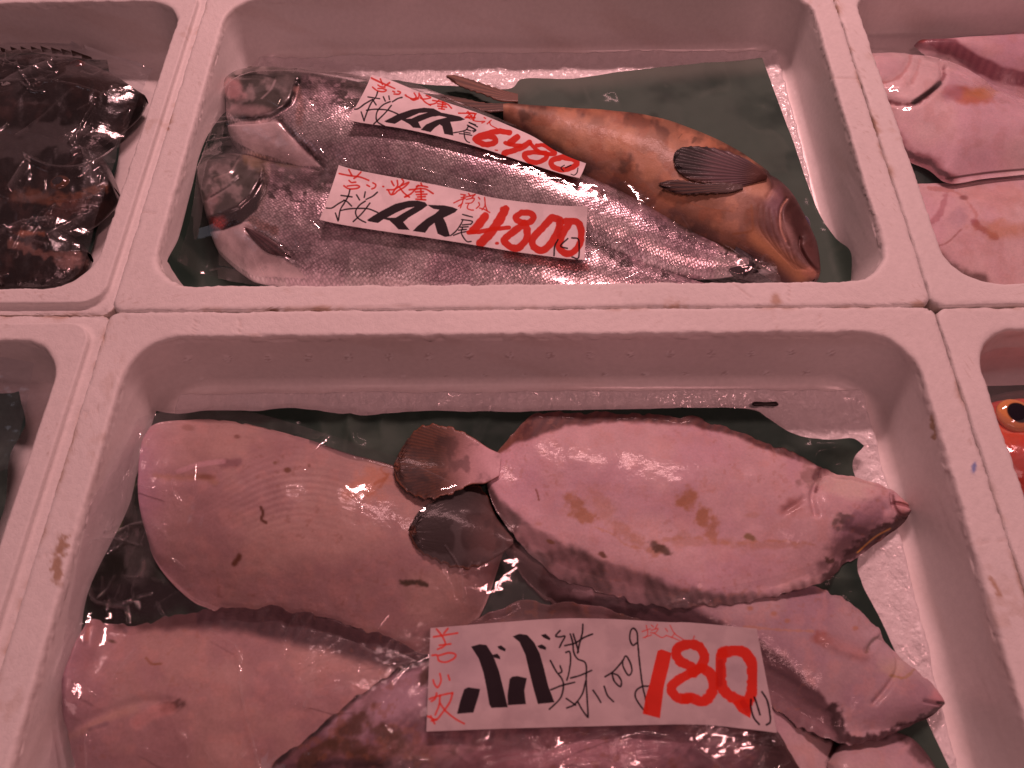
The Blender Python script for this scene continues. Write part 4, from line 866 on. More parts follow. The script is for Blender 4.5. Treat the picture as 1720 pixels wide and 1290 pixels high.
for (lab, top, bot, T, zb, op, sd) in [
    ('dark brown rockfish with spiny back at the rear of its box, under crinkled film', [(-260, 140), (-180, 105), (-60, 88), (20, 83), (70, 82), (120, 88), (170, 106), (205, 128), (238, 150)], [(-260, 150), (-200, 240), (-60, 275), (40, 270), (120, 255), (185, 218), (225, 180), (238, 156)], .024, -.044, None, 201),
    ('dark brown rockfish in the middle of its box with orange rimmed eye and coppery lip', [(-260, 290), (-180, 235), (-60, 212), (20, 208), (80, 215), (120, 232), (160, 248), (182, 285), (188, 308)], [(-260, 300), (-200, 390), (-60, 412), (40, 405), (110, 386), (160, 355), (186, 325), (188, 312)], .026, -.040, pR_eye, 202),
    ('reddish brown rockfish nearest the front rim of its box', [(-260, 410), (-160, 372), (-40, 358), (40, 362), (90, 375), (125, 395), (142, 415)], [(-260, 420), (-180, 470), (-60, 500), (40, 495), (100, 475), (130, 450), (142, 425)], .024, -.040, pR_or, 203)]:
    t = thing('rockfish', lab, 'fish', P(0, (top[3][1]+bot[3][1])/2, -.1), 'dark rockfish in the left box')
    body('body', top, bot, M_dark, t, zb, T, 'round', nu=220, nv=120, paint=pR(sd, op), disp=dR(sd), kz=.45, low=.5, power=.6, splat_it=True, Tu=[(0, .3), (.2, .9), (.6, 1), (.85, .8), (.97, .5), (1, .3)])
    rk.append(t)
# spines of the rear rockfish
V = []; Fc = []
for k in range(18):
    x = -150+k*17; y = np.interp(x, [-180, -60, 20, 70, 120, 170], [105, 88, 83, 82, 88, 106]); a = P(x, y+6, -.028); b = P(x+10, y+6, -.028); t_ = P(x-3, y-5, -.022)
    n = len(V); V += [a, b, t_, a-np.array([0, .002, .002]), b-np.array([0, .002, .002])]; Fc += [[n, n+1, n+2, n+2], [n+3, n+4, n+2, n+2]]
    # membrane to the next spine
    n = len(V); V += [a, P(x+17, y+6, -.028), P(x+14, y+1, -.025), t_]; Fc += [[n, n+1, n+2, n+3]]
me_sp = mesh_obj('dorsal_fin', V, Fc, M_dark, rk[0], np.tile((.06, .04, .03), (len(V), 1)), smooth=False)
eye(rk[1], 101, 309, -.020, .0085, (.13, .055, .03), (.03, .032, .035), .6, ps=.55)
eye(rk[0], 130, 112, -.032, .008, (.14, .03, .02), (.03, .01, .01), .6)

# ---- right box: pale flatfish
def pH(c, q, v, U, S):
    c[:] = (.82, .64, .65); mott(c, q, 63); x, y = q.T
    p_line(c, q, [(1455, 165), (1500, 173), (1536, 174), (1560, 158), (1583, 134), (1585, 110)], 6, (.30, .10, .12), .8, n=3); p_line(c, q, [(1535, 172), (1560, 155), (1578, 140)], 9, (.05, .02, .02), .9)
    p_line(c, q, [(1460, 135), (1490, 138), (1515, 125), (1528, 105), (1530, 90)], 5, (.62, .30, .28), .6, n=3); p_line(c, q, [(1532, 140), (1540, 120), (1545, 100)], 6, (.62, .36, .34), .5, n=3)
    p_blob(c, q, 1490, 115, 26, 12, (.60, .42, .48), .5, -15); p_blob(c, q, 1625, 160, 36, 13, (.58, .20, .10), .85, 8, .5, .6, .06); p_blob(c, q, 1650, 155, 28, 10, (.65, .33, .10), .6, -10, .5, .5); p_blob(c, q, 1600, 155, 16, 16, (.48, .25, .34), .6, 30)
    d = dline(q, [(1480, 185), (1505, 240), (1530, 262), (1563, 275), (1594, 300)]); mixc(c, .85*(1-sstep(5, 20, d+16*(fbm(x, y, .06, 9)-.5))), (.30, .11, .13)); mixc(c, .6*(1-sstep(2, 8, d+12*(fbm(x, y, .1, 19)-.5))), (.10, .04, .05))
    p_line(c, q, [(1590, 300), (1660, 290), (1725, 284)], 4, (.15, .06, .06), .8); p_blob(c, q, 1440, 95, 14, 20, (.75, .55, .25), .4)
def dH(q, v, U, S): return .0022*(fbm(q[:, 0], q[:, 1], .014, 75)-.5)+grooves(q, [([(1455, 165), (1536, 174), (1560, 158), (1583, 134), (1584, 105)], 5, .0035), ([(1460, 135), (1490, 138), (1515, 125), (1530, 95)], 7, .0016), ([(1590, 165), (1625, 155), (1670, 148)], 12, .0016), ([(1532, 140), (1545, 100)], 6, .0012)])
zsH = np.full((NX, NY), -.050)
fJ = thing('flatfish', 'pink flatfish with dark red fin at the back of the right hand box', 'fish', P(1700, 60, -.1), 'pale flatfish in the right hand box')
def pJ(c, q, v, U, S):
    c[:] = (.68, .48, .52); mott(c, q, 83); x, y = q.T; top = dline(q, [(1545, 68), (1600, 80), (1640, 108), (1690, 128), (1760, 140)])
    mixc(c, .93*(1-sstep(10, 18, top+6*(fbm(x, y, .06, 4)-.5))), (.28, .07, .11)); mixc(c, .3*(.5+.5*np.sin((x+y*.4)/2.4))*(1-sstep(10, 18, top)), (.45, .2, .22)); p_blob(c, q, 1548, 66, 9, 6, (.62, .10, .09), .8)
body('body', [(1541, 66), (1552, 58), (1590, 60), (1640, 52), (1720, 42), (1800, 40), (1900, 45), (2000, 80)], [(1541, 68), (1560, 82), (1600, 96), (1635, 118), (1665, 140), (1720, 160), (1820, 180), (2000, 150)], M_flat, fJ, 'm', .020, 'flat', frag=.0026, nu=200, nv=90, paint=pJ, fr=(.05, .18), zb_map=zsH+.004, base=PINK)
fI = thing('flatfish', 'white flatfish nearest the front rim in the right hand box', 'fish', P(1650, 390, -.1), 'pale flatfish in the right hand box')
def pI(c, q, v, U, S):
    c[:] = (.80, .62, .62); mott(c, q, 93); x, y = q.T
    p_line(c, q, [(1545, 385), (1575, 365), (1588, 330)], 9, (.50, .24, .27), .7, n=4); p_line(c, q, [(1560, 315), (1610, 325), (1636, 355), (1640, 385)], 5, (.60, .30, .26), .6, n=4); p_blob(c, q, 1608, 365, 14, 18, (.52, .40, .46), .6)
    p_line(c, q, [(1635, 372), (1655, 388), (1672, 398)], 10, (.42, .14, .15), .8, n=4); p_blob(c, q, 1680, 385, 40, 14, (.62, .32, .16), .65, 5, .6, .6, .06); p_line(c, q, [(1565, 415), (1590, 408), (1615, 385)], 3, (.45, .22, .2), .7)
    d = dline(q, [(1558, 410), (1580, 440), (1620, 465), (1650, 470)]); mixc(c, .8*(1-sstep(4, 20, d+14*(fbm(x, y, .06, 9)-.5))), (.20, .12, .10)); p_blob(c, q, 1680, 330, 60, 18, (.72, .40, .32), .35, 0, .6, .8); p_blob(c, q, 1618, 332, 7, 4, (.3, .12, .12), .7)
    p_line(c, q, [(1523, 304), (1614, 299), (1725, 286)], 4, (.35, .16, .16), .5)
body('body', [(1490, 380), (1498, 330), (1523, 304), (1570, 299), (1614, 298), (1660, 292), (1720, 284), (1800, 278), (1900, 300), (1960, 360)], [(1490, 385), (1520, 430), (1560, 465), (1614, 490), (1680, 505), (1760, 512), (1860, 490), (1960, 390)], M_flat, fI, 'm', .019, 'flat', nu=240, nv=130, paint=pI, disp=dH, fr=(.04, .06), zb_map=zsH, base=PINK)
fH = thing('flatfish', 'white flatfish with curved gill slit and rusty mark, middle of the right hand box', 'fish', P(1620, 180, -.1), 'pale flatfish in the right hand box')
zs = snap(3, 5)
body('body', [(1405, 130), (1420, 95), (1443, 82), (1497, 79), (1552, 82), (1594, 91), (1629, 105), (1660, 124), (1684, 142), (1740, 160), (1820, 180), (1900, 220)], [(1405, 135), (1430, 165), (1470, 175), (1490, 200), (1506, 242), (1530, 262), (1563, 276), (1600, 299), (1660, 291), (1730, 284), (1820, 276), (1900, 240)], M_flat, fH, 'm', .019, 'flat', nu=260, nv=150, paint=pH, disp=dH, fr=(.02, .07), zb_map=np.maximum(zs+.001, zsH+.004), base=WHITE,
     Tu=[(0, .3), (.06, .6), (.15, .85), (.4, 1), (.8, .9), (1, .3)])

# ---- right lower box: red fish
rf = thing('red_fish', 'bright red fish with large gold rimmed eye at the right edge of the photo', 'fish', P(1720, 740, -.1))
def pRed(c, q, v, U, S):
    x, y = q.T; c[:] = (.80, .060, .022); n = fbm(x, y, .03, 5); mixc(c, .6*sstep(.45, .7, n), (.85, .15, .05)); mixc(c, .6*sstep(.5, .7, 1-n), (.62, .03, .015))
    p_blob(c, q, 1712, 775, 26, 22, (.66, .22, .18), .5, 0, .6, .7); p_line(c, q, [(1660, 690), (1680, 720), (1720, 730)], 3, (.75, .30, .2), .5, n=3)
body('body', [(1625, 730), (1635, 700), (1650, 680), (1669, 668), (1692, 661), (1740, 658), (1820, 660), (1920, 690), (2000, 740)], [(1625, 740), (1640, 770), (1665, 800), (1700, 822), (1760, 840), (1840, 840), (1930, 800), (2000, 750)], M_red, rf, -.042, .032, 'round', nu=220, nv=130, paint=pRed, disp=lambda q, v, U, S: grooves(q, [([(1655, 740), (1685, 760), (1700, 800)], 4, .002), ([(1672, 690), (1690, 718), (1725, 722)], 4, .0012)])+.001*(fbm(q[:, 0], q[:, 1], .03, 4)-.5), kz=.45, low=.6, power=.6, Tu=[(0, .4), (.1, .8), (.4, 1), (.8, .7), (1, .3)])
eye(rf, 1705, 698, -.014, .0125, (.75, .33, .12), (.015, .012, .02), .45, ps=.60)

# ================================================================== price labels
RED = (.62, .026, .012); BLK = (.008, .005, .009)
def strokes(c, q, lst, ox, oy, s, w, colr, a=.95, soft=.35):
    for st in lst:
        pts = z8(st, ox, oy, s); lo = np.min(pts, 0)-8; hi = np.max(pts, 0)+8
        m = np.all((q > lo) & (q < hi), axis=1)
        if not m.any(): continue
        cc = c[m]; p_line(cc, q[m], pts, w/s*(1+.25*(vn(q[m, 0]*.2, q[m, 1]*.2, 3)-.5)), colr, a, soft) if True else None; c[m] = cc
def polys(c, q, lst, ox, oy, s, colr, holes=(), a=.97):
    for pl in lst:
        d = dline(q, z8(pl+[pl[0]], ox, oy, s)); ins = inpoly(q, z8(pl, ox, oy, s)).astype(bool)
        for h in holes:
            hp = z8(h, ox, oy, s); hi = inpoly(q, hp); dh = dline(q, hp+[hp[0]]); ins &= ~hi; d = np.minimum(d, dh)
        edge = .5*(fbm(q[:, 0], q[:, 1], .8, 5, 2)-.5); sd = np.where(ins, -d, d)+edge
        mixc(c, a*(1-sstep(-.6, .6, sd)), colr)
def ink3(c, q, v, U, S):      # 180
    c[:] = (.52, .44, .45)
    n = fbm(q[:, 0], q[:, 1], .03, 7); mixc(c, .45*sstep(.42, .7, n), (.40, .33, .35)); mixc(c, .35*np.exp(-((q[:, 0]-790)/50)**2-((q[:, 1]-1120)/50)**2), (.30, .24, .30)); mixc(c, .3*np.exp(-((q[:, 0]-1245)/40)**2-((q[:, 1]-1130)/50)**2), (.32, .27, .33))
    A = (700, 1030, 6.142)
    strokes(c, q, [[(175, 245), (300, 225), (420, 205)], [(205, 165), (255, 225)], [(320, 160), (280, 210)], [(268, 245), (295, 310), (270, 350), (215, 372)], [(235, 332), (350, 318)],
        [(160, 435), (210, 435), (230, 490), (300, 505), (380, 470), (400, 428), (330, 410), (215, 442)], [(240, 625), (250, 700), (215, 765), (182, 730), (170, 690)], [(325, 640), (340, 690)],
        [(130, 885), (200, 860), (300, 835), (370, 822)], [(205, 825), (190, 880), (150, 910)], [(240, 850), (230, 950), (190, 1050)], [(370, 825), (340, 920), (270, 1020), (200, 1095), (110, 1062)], [(240, 930), (300, 1010), (400, 1090), (490, 1140)], [(145, 1060), (185, 1140)], [(150, 1110), (205, 1100)]], *A, 21, RED, .85)
    polys(c, q, [[(490, 785), (530, 765), (655, 782), (640, 850), (585, 1025), (415, 1040), (450, 900)], [(560, 345), (650, 320), (720, 330), (790, 440), (850, 600), (895, 780), (940, 970), (770, 978), (748, 940), (725, 800), (690, 620), (640, 470)],
        [(830, 345), (870, 332), (920, 370), (912, 397), (850, 372)], [(780, 430), (830, 418), (860, 448), (862, 478), (800, 460)], [(958, 680), (985, 655), (1040, 648), (1137, 670), (1110, 800), (1127, 938), (940, 950), (935, 850)],
        [(988, 240), (1060, 213), (1140, 225), (1210, 300), (1270, 420), (1310, 560), (1360, 760), (1422, 920), (1250, 937), (1210, 800), (1160, 600), (1120, 430), (1060, 300)], [(1280, 225), (1330, 213), (1380, 258), (1372, 282), (1310, 255)], [(1240, 340), (1290, 320), (1335, 352), (1332, 380), (1270, 365)]], *A, BLK)
    strokes(c, q, [[(250, 180), (205, 235), (250, 245), (300, 238), (270, 300), (245, 350)], [(300, 335), (400, 310), (500, 250), (585, 215)], [(355, 215), (380, 300), (390, 400), (430, 470), (515, 520), (520, 700), (530, 900), (540, 1075)], [(385, 215), (410, 290), (440, 400)], [(485, 115), (480, 200), (450, 320), (430, 410)],
        [(310, 405), (350, 400), (358, 500), (340, 620), (320, 690)], [(150, 490), (210, 600), (270, 680), (285, 760), (250, 880), (140, 990)], [(250, 545), (268, 600), (240, 620)], [(155, 790), (270, 745), (400, 712)], [(360, 668), (460, 640), (575, 590)],
        [(515, 700), (480, 830), (400, 940), (320, 978)], [(315, 880), (410, 948)], [(430, 910), (480, 1000), (530, 1070)], [(590, 795), (635, 860), (670, 920)], [(705, 755), (740, 850), (800, 912)], [(715, 655), (800, 600), (890, 500), (930, 440), (978, 520), (990, 600), (955, 640), (905, 560), (893, 490)],
        [(785, 615), (810, 700), (870, 757), (882, 700), (845, 640), (790, 620)], [(1050, 300), (1000, 330), (970, 260), (980, 180), (1010, 155), (1045, 200), (1052, 300), (1070, 500), (1100, 740), (1130, 870), (1150, 1000)], [(1170, 752), (1100, 755), (1035, 800), (1030, 870), (1085, 960), (1145, 1030)]], 900, 1030, 6.141, 19, BLK)
    B = (1060, 1030, 5.865)
    strokes(c, q, [[(110, 180), (190, 152)], [(150, 120), (165, 200), (140, 240)], [(120, 240), (200, 215)], [(200, 115), (220, 135)], [(260, 110), (240, 150)], [(200, 168), (265, 150), (240, 190), (190, 192)], [(225, 195), (300, 238), (345, 222)], [(340, 150), (360, 180)], [(385, 120), (430, 200), (515, 258)], [(430, 195), (400, 240)], [(345, 218), (410, 240), (480, 270)], [(625, 225), (612, 262)]], *B, 13, (.60, .06, .05), .75)
    polys(c, q, [[(262, 370), (300, 355), (400, 390), (375, 520), (325, 720), (285, 1035), (200, 1012), (115, 990), (150, 800), (185, 690), (225, 520)]], *B, RED)
    strokes(c, q, [[(590, 520), (500, 480), (445, 410), (470, 340), (570, 305), (670, 330), (725, 420), (700, 510), (610, 590)]], *B, 100, RED, .97, .12)
    strokes(c, q, [[(690, 540), (560, 600), (440, 680), (395, 745), (440, 815), (520, 850), (560, 845)]], *B, 96, RED, .97, .12)
    strokes(c, q, [[(545, 835), (620, 845), (700, 870), (780, 810), (815, 700), (790, 610), (730, 550)]], *B, 108, RED, .97, .12)
    strokes(c, q, [[(900, 390), (880, 500), (880, 640), (900, 740), (970, 810), (1070, 860)]], *B, 112, RED, .97, .12)
    strokes(c, q, [[(900, 390), (1040, 365), (1140, 410), (1195, 520), (1198, 700), (1165, 850), (1100, 890)]], *B, 112, RED, .97, .12)
    polys(c, q, [[(1000, 880), (1100, 840), (1195, 850), (1175, 1035), (1060, 970)]], *B, RED)
    strokes(c, q, [[(1100, 880), (1150, 960)], [(880, 480), (870, 700)]], *B, 60, (.42, .012, .010), .5)
    strokes(c, q, [[(1182, 850), (1180, 930), (1210, 1030), (1262, 1095)], [(1215, 830), (1240, 900), (1270, 1000)], [(1290, 775), (1340, 860), (1367, 980), (1370, 1070), (1335, 1100)]], *B, 20, BLK)
def ink2(c, q, v, U, S):      # 4800
    n = fbm(q[:, 0], q[:, 1], .04, 9); mixc(c, .3*sstep(.45, .7, n), (.58, .52, .53))
    A = (530, 270, 7.167)
    strokes(c, q, [[(290, 170), (400, 185), (460, 190), (540, 200), (640, 238)], [(405, 120), (440, 185)], [(548, 140), (505, 185), (465, 218)], [(405, 245), (435, 268), (485, 262)], [(345, 310), (390, 340), (440, 345), (505, 335), (530, 315), (495, 300), (430, 305), (385, 312)], [(620, 295), (650, 312)], [(690, 268), (725, 290), (715, 325), (680, 342)], [(812, 312), (820, 314)],
        [(915, 250), (930, 280), (945, 302)], [(985, 240), (988, 300), (955, 350), (925, 400)], [(862, 352), (940, 350), (1000, 320)], [(880, 362), (905, 408), (950, 402), (985, 370)], [(1040, 220), (1060, 258), (1030, 300)], [(1000, 318), (1060, 290), (1125, 262), (1070, 320), (1000, 360)], [(1010, 320), (1060, 385), (1130, 442)], [(1075, 440), (1120, 428)],
        [(1270, 275), (1285, 310)], [(1215, 312), (1270, 305), (1350, 322)], [(1130, 352), (1190, 348), (1270, 338), (1340, 352), (1415, 398)], [(1235, 300), (1200, 350), (1150, 400), (1085, 432)], [(1205, 380), (1300, 376)], [(1215, 412), (1340, 406)], [(1230, 440), (1320, 436)], [(1210, 467), (1325, 476)], [(1268, 340), (1275, 470)]], *A, 22, RED, .93)
    strokes(c, q, [[(415, 355), (395, 430), (345, 520), (300, 600), (280, 722)], [(243, 640), (275, 735)], [(310, 425), (440, 440)], [(345, 480), (385, 500), (435, 550)], [(135, 585), (200, 580), (270, 530), (345, 485)], [(300, 608), (400, 585), (520, 578), (640, 585), (750, 628)], [(495, 415), (530, 475)], [(600, 378), (588, 445)], [(745, 382), (690, 430), (610, 470)], [(600, 490), (530, 540), (485, 610), (500, 680), (550, 722), (605, 748)], [(655, 515), (600, 590), (540, 660), (455, 740)]], *A, 19, BLK)
    polys(c, q, [[(620, 720), (700, 665), (800, 605), (960, 522), (1120, 485), (1230, 484), (1320, 505), (1352, 540), (1280, 595), (1120, 690), (1058, 745), (1135, 840), (1000, 833), (950, 780), (890, 725), (822, 708), (752, 756), (640, 735)]], *A, BLK, [[(862, 690), (965, 690), (1080, 620), (1190, 560), (1100, 572), (970, 630)]])
    polys(c, q, [[(1350, 535), (1550, 538), (1650, 558), (1715, 585), (1680, 620), (1540, 690), (1575, 760), (1620, 912), (1560, 922), (1470, 882), (1432, 752), (1370, 800), (1320, 872), (1170, 852), (1230, 790), (1340, 700), (1440, 640), (1490, 592), (1420, 582), (1380, 560)]], *A, BLK)
    B = (750, 310, 6.88)
    strokes(c, q, [[(165, 112), (220, 122)], [(170, 152), (240, 140), (330, 118)], [(85, 212), (150, 180), (215, 162)], [(205, 120), (185, 200), (160, 268)], [(140, 250), (185, 215)], [(255, 105), (275, 135)], [(330, 115), (295, 150)], [(230, 172), (320, 160), (290, 210), (222, 215)], [(258, 215), (240, 270), (280, 292), (310, 295)], [(370, 150), (385, 168)], [(372, 208), (380, 240), (345, 275)], [(440, 150), (445, 240), (410, 292)], [(385, 272), (440, 290), (500, 325)], [(445, 225), (455, 260), (470, 302)]], *B, 17, RED, .9)
    strokes(c, q, [[(185, 345), (300, 376)], [(175, 405), (295, 425), (280, 462)], [(190, 410), (160, 470), (110, 540), (50, 592)], [(185, 468), (270, 460)], [(140, 530), (230, 520)], [(80, 590), (180, 555), (330, 535)], [(185, 500), (172, 560), (200, 620), (240, 662), (285, 660)], [(160, 495), (250, 490)]], *B, 17, BLK)
    strokes(c, q, [[(442, 370), (385, 450), (310, 530)]], *B, 98, RED, .97, .12); strokes(c, q, [[(255, 555), (400, 545), (520, 520), (720, 500)]], *B, 52, RED, .97, .15); strokes(c, q, [[(675, 295), (620, 400), (500, 570), (395, 680)]], *B, 108, RED, .97, .12)
    strokes(c, q, [[(578, 682), (590, 682)]], *B, 34, RED); strokes(c, q, [[(860, 330), (795, 385), (860, 440), (950, 445), (1005, 390), (970, 335), (870, 328)]], *B, 72, RED, .97, .12)
    strokes(c, q, [[(880, 470), (770, 550), (670, 640), (720, 710), (820, 740), (920, 640), (930, 520), (900, 450)]], *B, 84, RED, .97, .12)
    strokes(c, q, [[(1215, 385), (1120, 490), (1010, 610), (1000, 710), (1100, 770), (1200, 690), (1275, 560), (1310, 420), (1215, 385)]], *B, 84, RED, .97, .12)
    strokes(c, q, [[(1380, 430), (1500, 440), (1552, 520), (1540, 690), (1450, 800), (1350, 790), (1300, 700), (1350, 570), (1420, 450)]], *B, 82, RED, .97, .12)
    strokes(c, q, [[(1300, 420), (1300, 600)]], *B, 60, (.45, .015, .01), .4)
    strokes(c, q, [[(1288, 642), (1250, 720), (1242, 828)], [(1400, 632), (1318, 715), (1395, 745)], [(1448, 625), (1520, 640), (1532, 740), (1520, 868), (1450, 850)]], *B, 20, BLK)
def ink1(c, q, v, U, S):      # 6480
    n = fbm(q[:, 0], q[:, 1], .04, 19); mixc(c, .3*sstep(.45, .7, n), (.58, .52, .54))
    A = (580, 120, 7.818)
    strokes(c, q, [[(350, 115), (450, 150), (550, 185), (650, 228)], [(465, 120), (490, 178)], [(585, 160), (520, 192)], [(430, 185), (460, 202), (520, 210)], [(360, 215), (420, 255), (500, 268), (537, 248), (490, 228), (430, 228)], [(625, 262), (648, 274)], [(690, 262), (724, 278), (705, 302), (640, 300)], [(788, 315), (796, 316)], [(905, 290), (930, 340), (895, 372)], [(970, 290), (960, 345), (880, 362), (800, 328)], [(860, 362), (900, 382), (960, 362)], [(1065, 320), (1120, 350), (1030, 368), (985, 352)], [(980, 312), (1040, 400), (1120, 450)],
        [(1240, 372), (1320, 400)], [(1150, 385), (1250, 402), (1340, 432), (1395, 486)], [(1230, 380), (1180, 425), (1100, 442)], [(1215, 430), (1320, 442)], [(1215, 460), (1330, 472)], [(1230, 492), (1300, 502)], [(1285, 390), (1265, 500)], [(1490, 550), (1620, 552), (1720, 558)], [(1610, 528), (1650, 600), (1575, 612)], [(1620, 600), (1705, 612)], [(1705, 560), (1685, 645)]], *A, 21, RED, .93)
    B = (780, 180, 7.818)
    strokes(c, q, [[(30, 70), (60, 100), (20, 132)], [(60, 72), (130, 82)], [(100, 110), (90, 160), (30, 132)], [(152, 90), (110, 170), (190, 192), (270, 190), (230, 212)], [(260, 140), (278, 152)], [(352, 175), (300, 222)], [(330, 190), (350, 240), (430, 282)]], *B, 17, RED, .9)
    strokes(c, q, [[(425, 270), (400, 340), (340, 420), (290, 530), (248, 650)], [(210, 540), (248, 655)], [(300, 340), (450, 360)], [(360, 372), (405, 442)], [(100, 512), (170, 500), (260, 430), (360, 370)], [(280, 515), (400, 498), (560, 512), (690, 562)], [(500, 335), (525, 392)], [(572, 325), (580, 370)], [(745, 345), (690, 360), (620, 402)], [(590, 400), (500, 440), (430, 510), (405, 590), (425, 665), (520, 722)], [(605, 450), (540, 530), (460, 610), (375, 690)]], *A, 20, BLK)
    polys(c, q, [[(510, 655), (700, 560), (880, 500), (1030, 481), (1160, 492), (1262, 545), (1400, 570), (1500, 592), (1575, 632), (1520, 652), (1380, 668), (1410, 760), (1420, 850), (1300, 826), (1272, 722), (1240, 700), (1180, 740), (1120, 803), (990, 772), (1060, 700), (1200, 640), (1330, 607), (1240, 588), (1130, 602), (960, 668), (1000, 752), (890, 742), (850, 702), (740, 640), (650, 692), (540, 672)]], *A, BLK, [[(800, 625), (870, 622), (960, 580), (1075, 545), (970, 552)]])
    strokes(c, q, [[(1630, 675), (1712, 706)], [(1612, 722), (1705, 772), (1670, 785)], [(1618, 725), (1570, 780), (1420, 812)], [(1600, 768), (1650, 785)], [(1500, 822), (1580, 830), (1660, 845)], [(1560, 800), (1570, 880), (1598, 925), (1632, 940)], [(1580, 805), (1640, 815)]], *A, 18, BLK); strokes(c, q, [[(60, 205), (172, 262)], [(40, 240), (148, 300), (120, 332)]], *B, 18, BLK)
    strokes(c, q, [[(590, 335), (450, 318), (300, 350), (150, 410), (180, 460), (290, 495), (400, 462), (390, 400), (280, 385), (170, 410)]], *B, 76, RED, .97, .12)
    strokes(c, q, [[(690, 395), (600, 470)]], *B, 88, RED, .97, .12); strokes(c, q, [[(540, 470), (640, 500), (740, 505)]], *B, 56, RED, .97, .15); strokes(c, q, [[(855, 465), (720, 540), (520, 605)]], *B, 78, RED, .97, .12); strokes(c, q, [[(405, 565), (435, 568)]], *B, 18, RED)
    strokes(c, q, [[(950, 500), (1040, 500), (1170, 580), (1180, 615), (1060, 610), (960, 570), (870, 480)]], *B, 54, RED, .97, .12); strokes(c, q, [[(1060, 600), (900, 590), (790, 620), (840, 700), (960, 725), (1060, 680), (1090, 620)]], *B, 68, RED, .97, .12)
    strokes(c, q, [[(1260, 665), (1150, 700), (1160, 780), (1290, 825), (1420, 790), (1480, 735), (1400, 680), (1280, 660)]], *B, 76, RED, .97, .12)
    strokes(c, q, [[(1312, 765), (1268, 798), (1300, 842)], [(1325, 800), (1400, 765)], [(1490, 810), (1478, 870), (1440, 908), (1400, 892)]], *B, 17, BLK)
def label(lab, top, bot, ink, zmap, off, nu, nv, warp=None):
    if warp is None: warp = lambda q, v, U, S: .0014*(fbm(v[:, 0], v[:, 1], 22, 8, 2)-.4)+.0026*np.abs(2*U-1)**8*(.4+.6*np.abs(2*S-1)**2)
    o = sheet('price_label', [top, bot], M_label, None, zmap, off, nu, nv, ink, warp, (.84, .76, .775), thick=.0003, splat_it=True)
    tag(o, lab, 'price label', 'handwritten price labels')
# the two labels on the bags
HFISH = HF.copy()
zs = drape(3, 9)
label('handwritten 6480 price label with black and red brush writing on the farther salmon', [(625, 130), (652, 135), (695, 151), (746, 171), (800, 189), (889, 226), (933, 253), (984, 278)], [(585, 205), (657, 213), (721, 226), (787, 243), (841, 259), (908, 281), (973, 303)], ink1, zs, .0050, 900, 230)
label('handwritten 4800 price label with black and red brush writing on the nearer salmon', [(570, 281), (650, 296), (767, 318), (831, 333), (900, 342), (987, 350)], [(538, 373), (650, 390), (767, 407), (863, 423), (981, 440)], ink2, zs, .0050, 900, 240)

# ================================================================== clear film and bags
def folds(q, lst):
    z = np.zeros(len(q))
    for pts, w, h in lst:
        pp = curve(pts, 8*len(pts)) if len(pts) > 2 else np.array(pts, float)
        lo = pp.min(0)-3*w; hi = pp.max(0)+3*w; m = np.all((q > lo) & (q < hi), axis=1)
        if m.any(): d = dline(q[m], pp); z[m] += h*np.clip(1-d/w, 0, 1)**1.3
    return z
HF_all = HF; HF = HFISH
def creases(n, x0, x1, y0, y1, lmin, lmax, seed, w=2.6, h=.0011, ang=None):
    r = np.random.default_rng(seed); out = []
    for _ in range(n):
        x, y = r.uniform(x0, x1), r.uniform(y0, y1); a = r.uniform(0, math.pi) if ang is None else math.radians(ang+r.normal()*22); L = r.uniform(lmin, lmax)
        d = np.array([math.cos(a), math.sin(a)]); nrm = np.array([-d[1], d[0]])*r.normal()*.12*L
        p = np.array([x, y]); out.append(([tuple(p-d*L/2), tuple(p+nrm), tuple(p+d*L/2+nrm*.3)], w*r.uniform(.6, 1.3), h*r.uniform(.5, 1.5)))
    return out
def film(name, lab, rows, mat, zmap, off, nu, nv, amp, f, seed, fl=(), cr=(), group='clear film over the fish', aniso=1.0, xl=None):
    def dsp(q, v, U, S):
        x, y = v[:, 0], v[:, 1]; wx = x+.012*fbm(x, y, 30, seed+9, 2); wy = (y+.012*fbm(x, y, 30, seed+19, 2))*aniso
        return amp*(ridge(wx, wy, f, seed, 3)-.25)*(.3+1.2*fbm(x, y, 12, seed+4, 2))+amp*.5*fbm(x, y*aniso, f*2.6, seed+2, 3)+folds(q, fl)+folds(q, cr)
    def hz(c, q, v, U, S):
        c[:] = 0; k = np.clip(folds(q, [(a, b*.7, 1.0) for a, b, h in cr]), 0, 1)*.30+np.clip(folds(q, [(a, b, 1.0) for a, b, h in fl]), 0, 1)*.8; c += (np.clip(k, 0, 1)*(.3+.9*fbm(q[:, 0], q[:, 1], .04, seed, 3)))[:, None]
        c += (.35*sstep(.60, .72, ridge(v[:, 0], v[:, 1], 34, seed+40, 3))*sstep(.45, .65, fbm(v[:, 0], v[:, 1], 22, seed+41, 2)))[:, None]
    o = sheet(name, rows, mat, None, zmap, off, nu, nv, hz, dsp, (.8, .8, .8), xlim=xl); tag(o, lab, 'clear film', group)
zs = drape(4, 7)
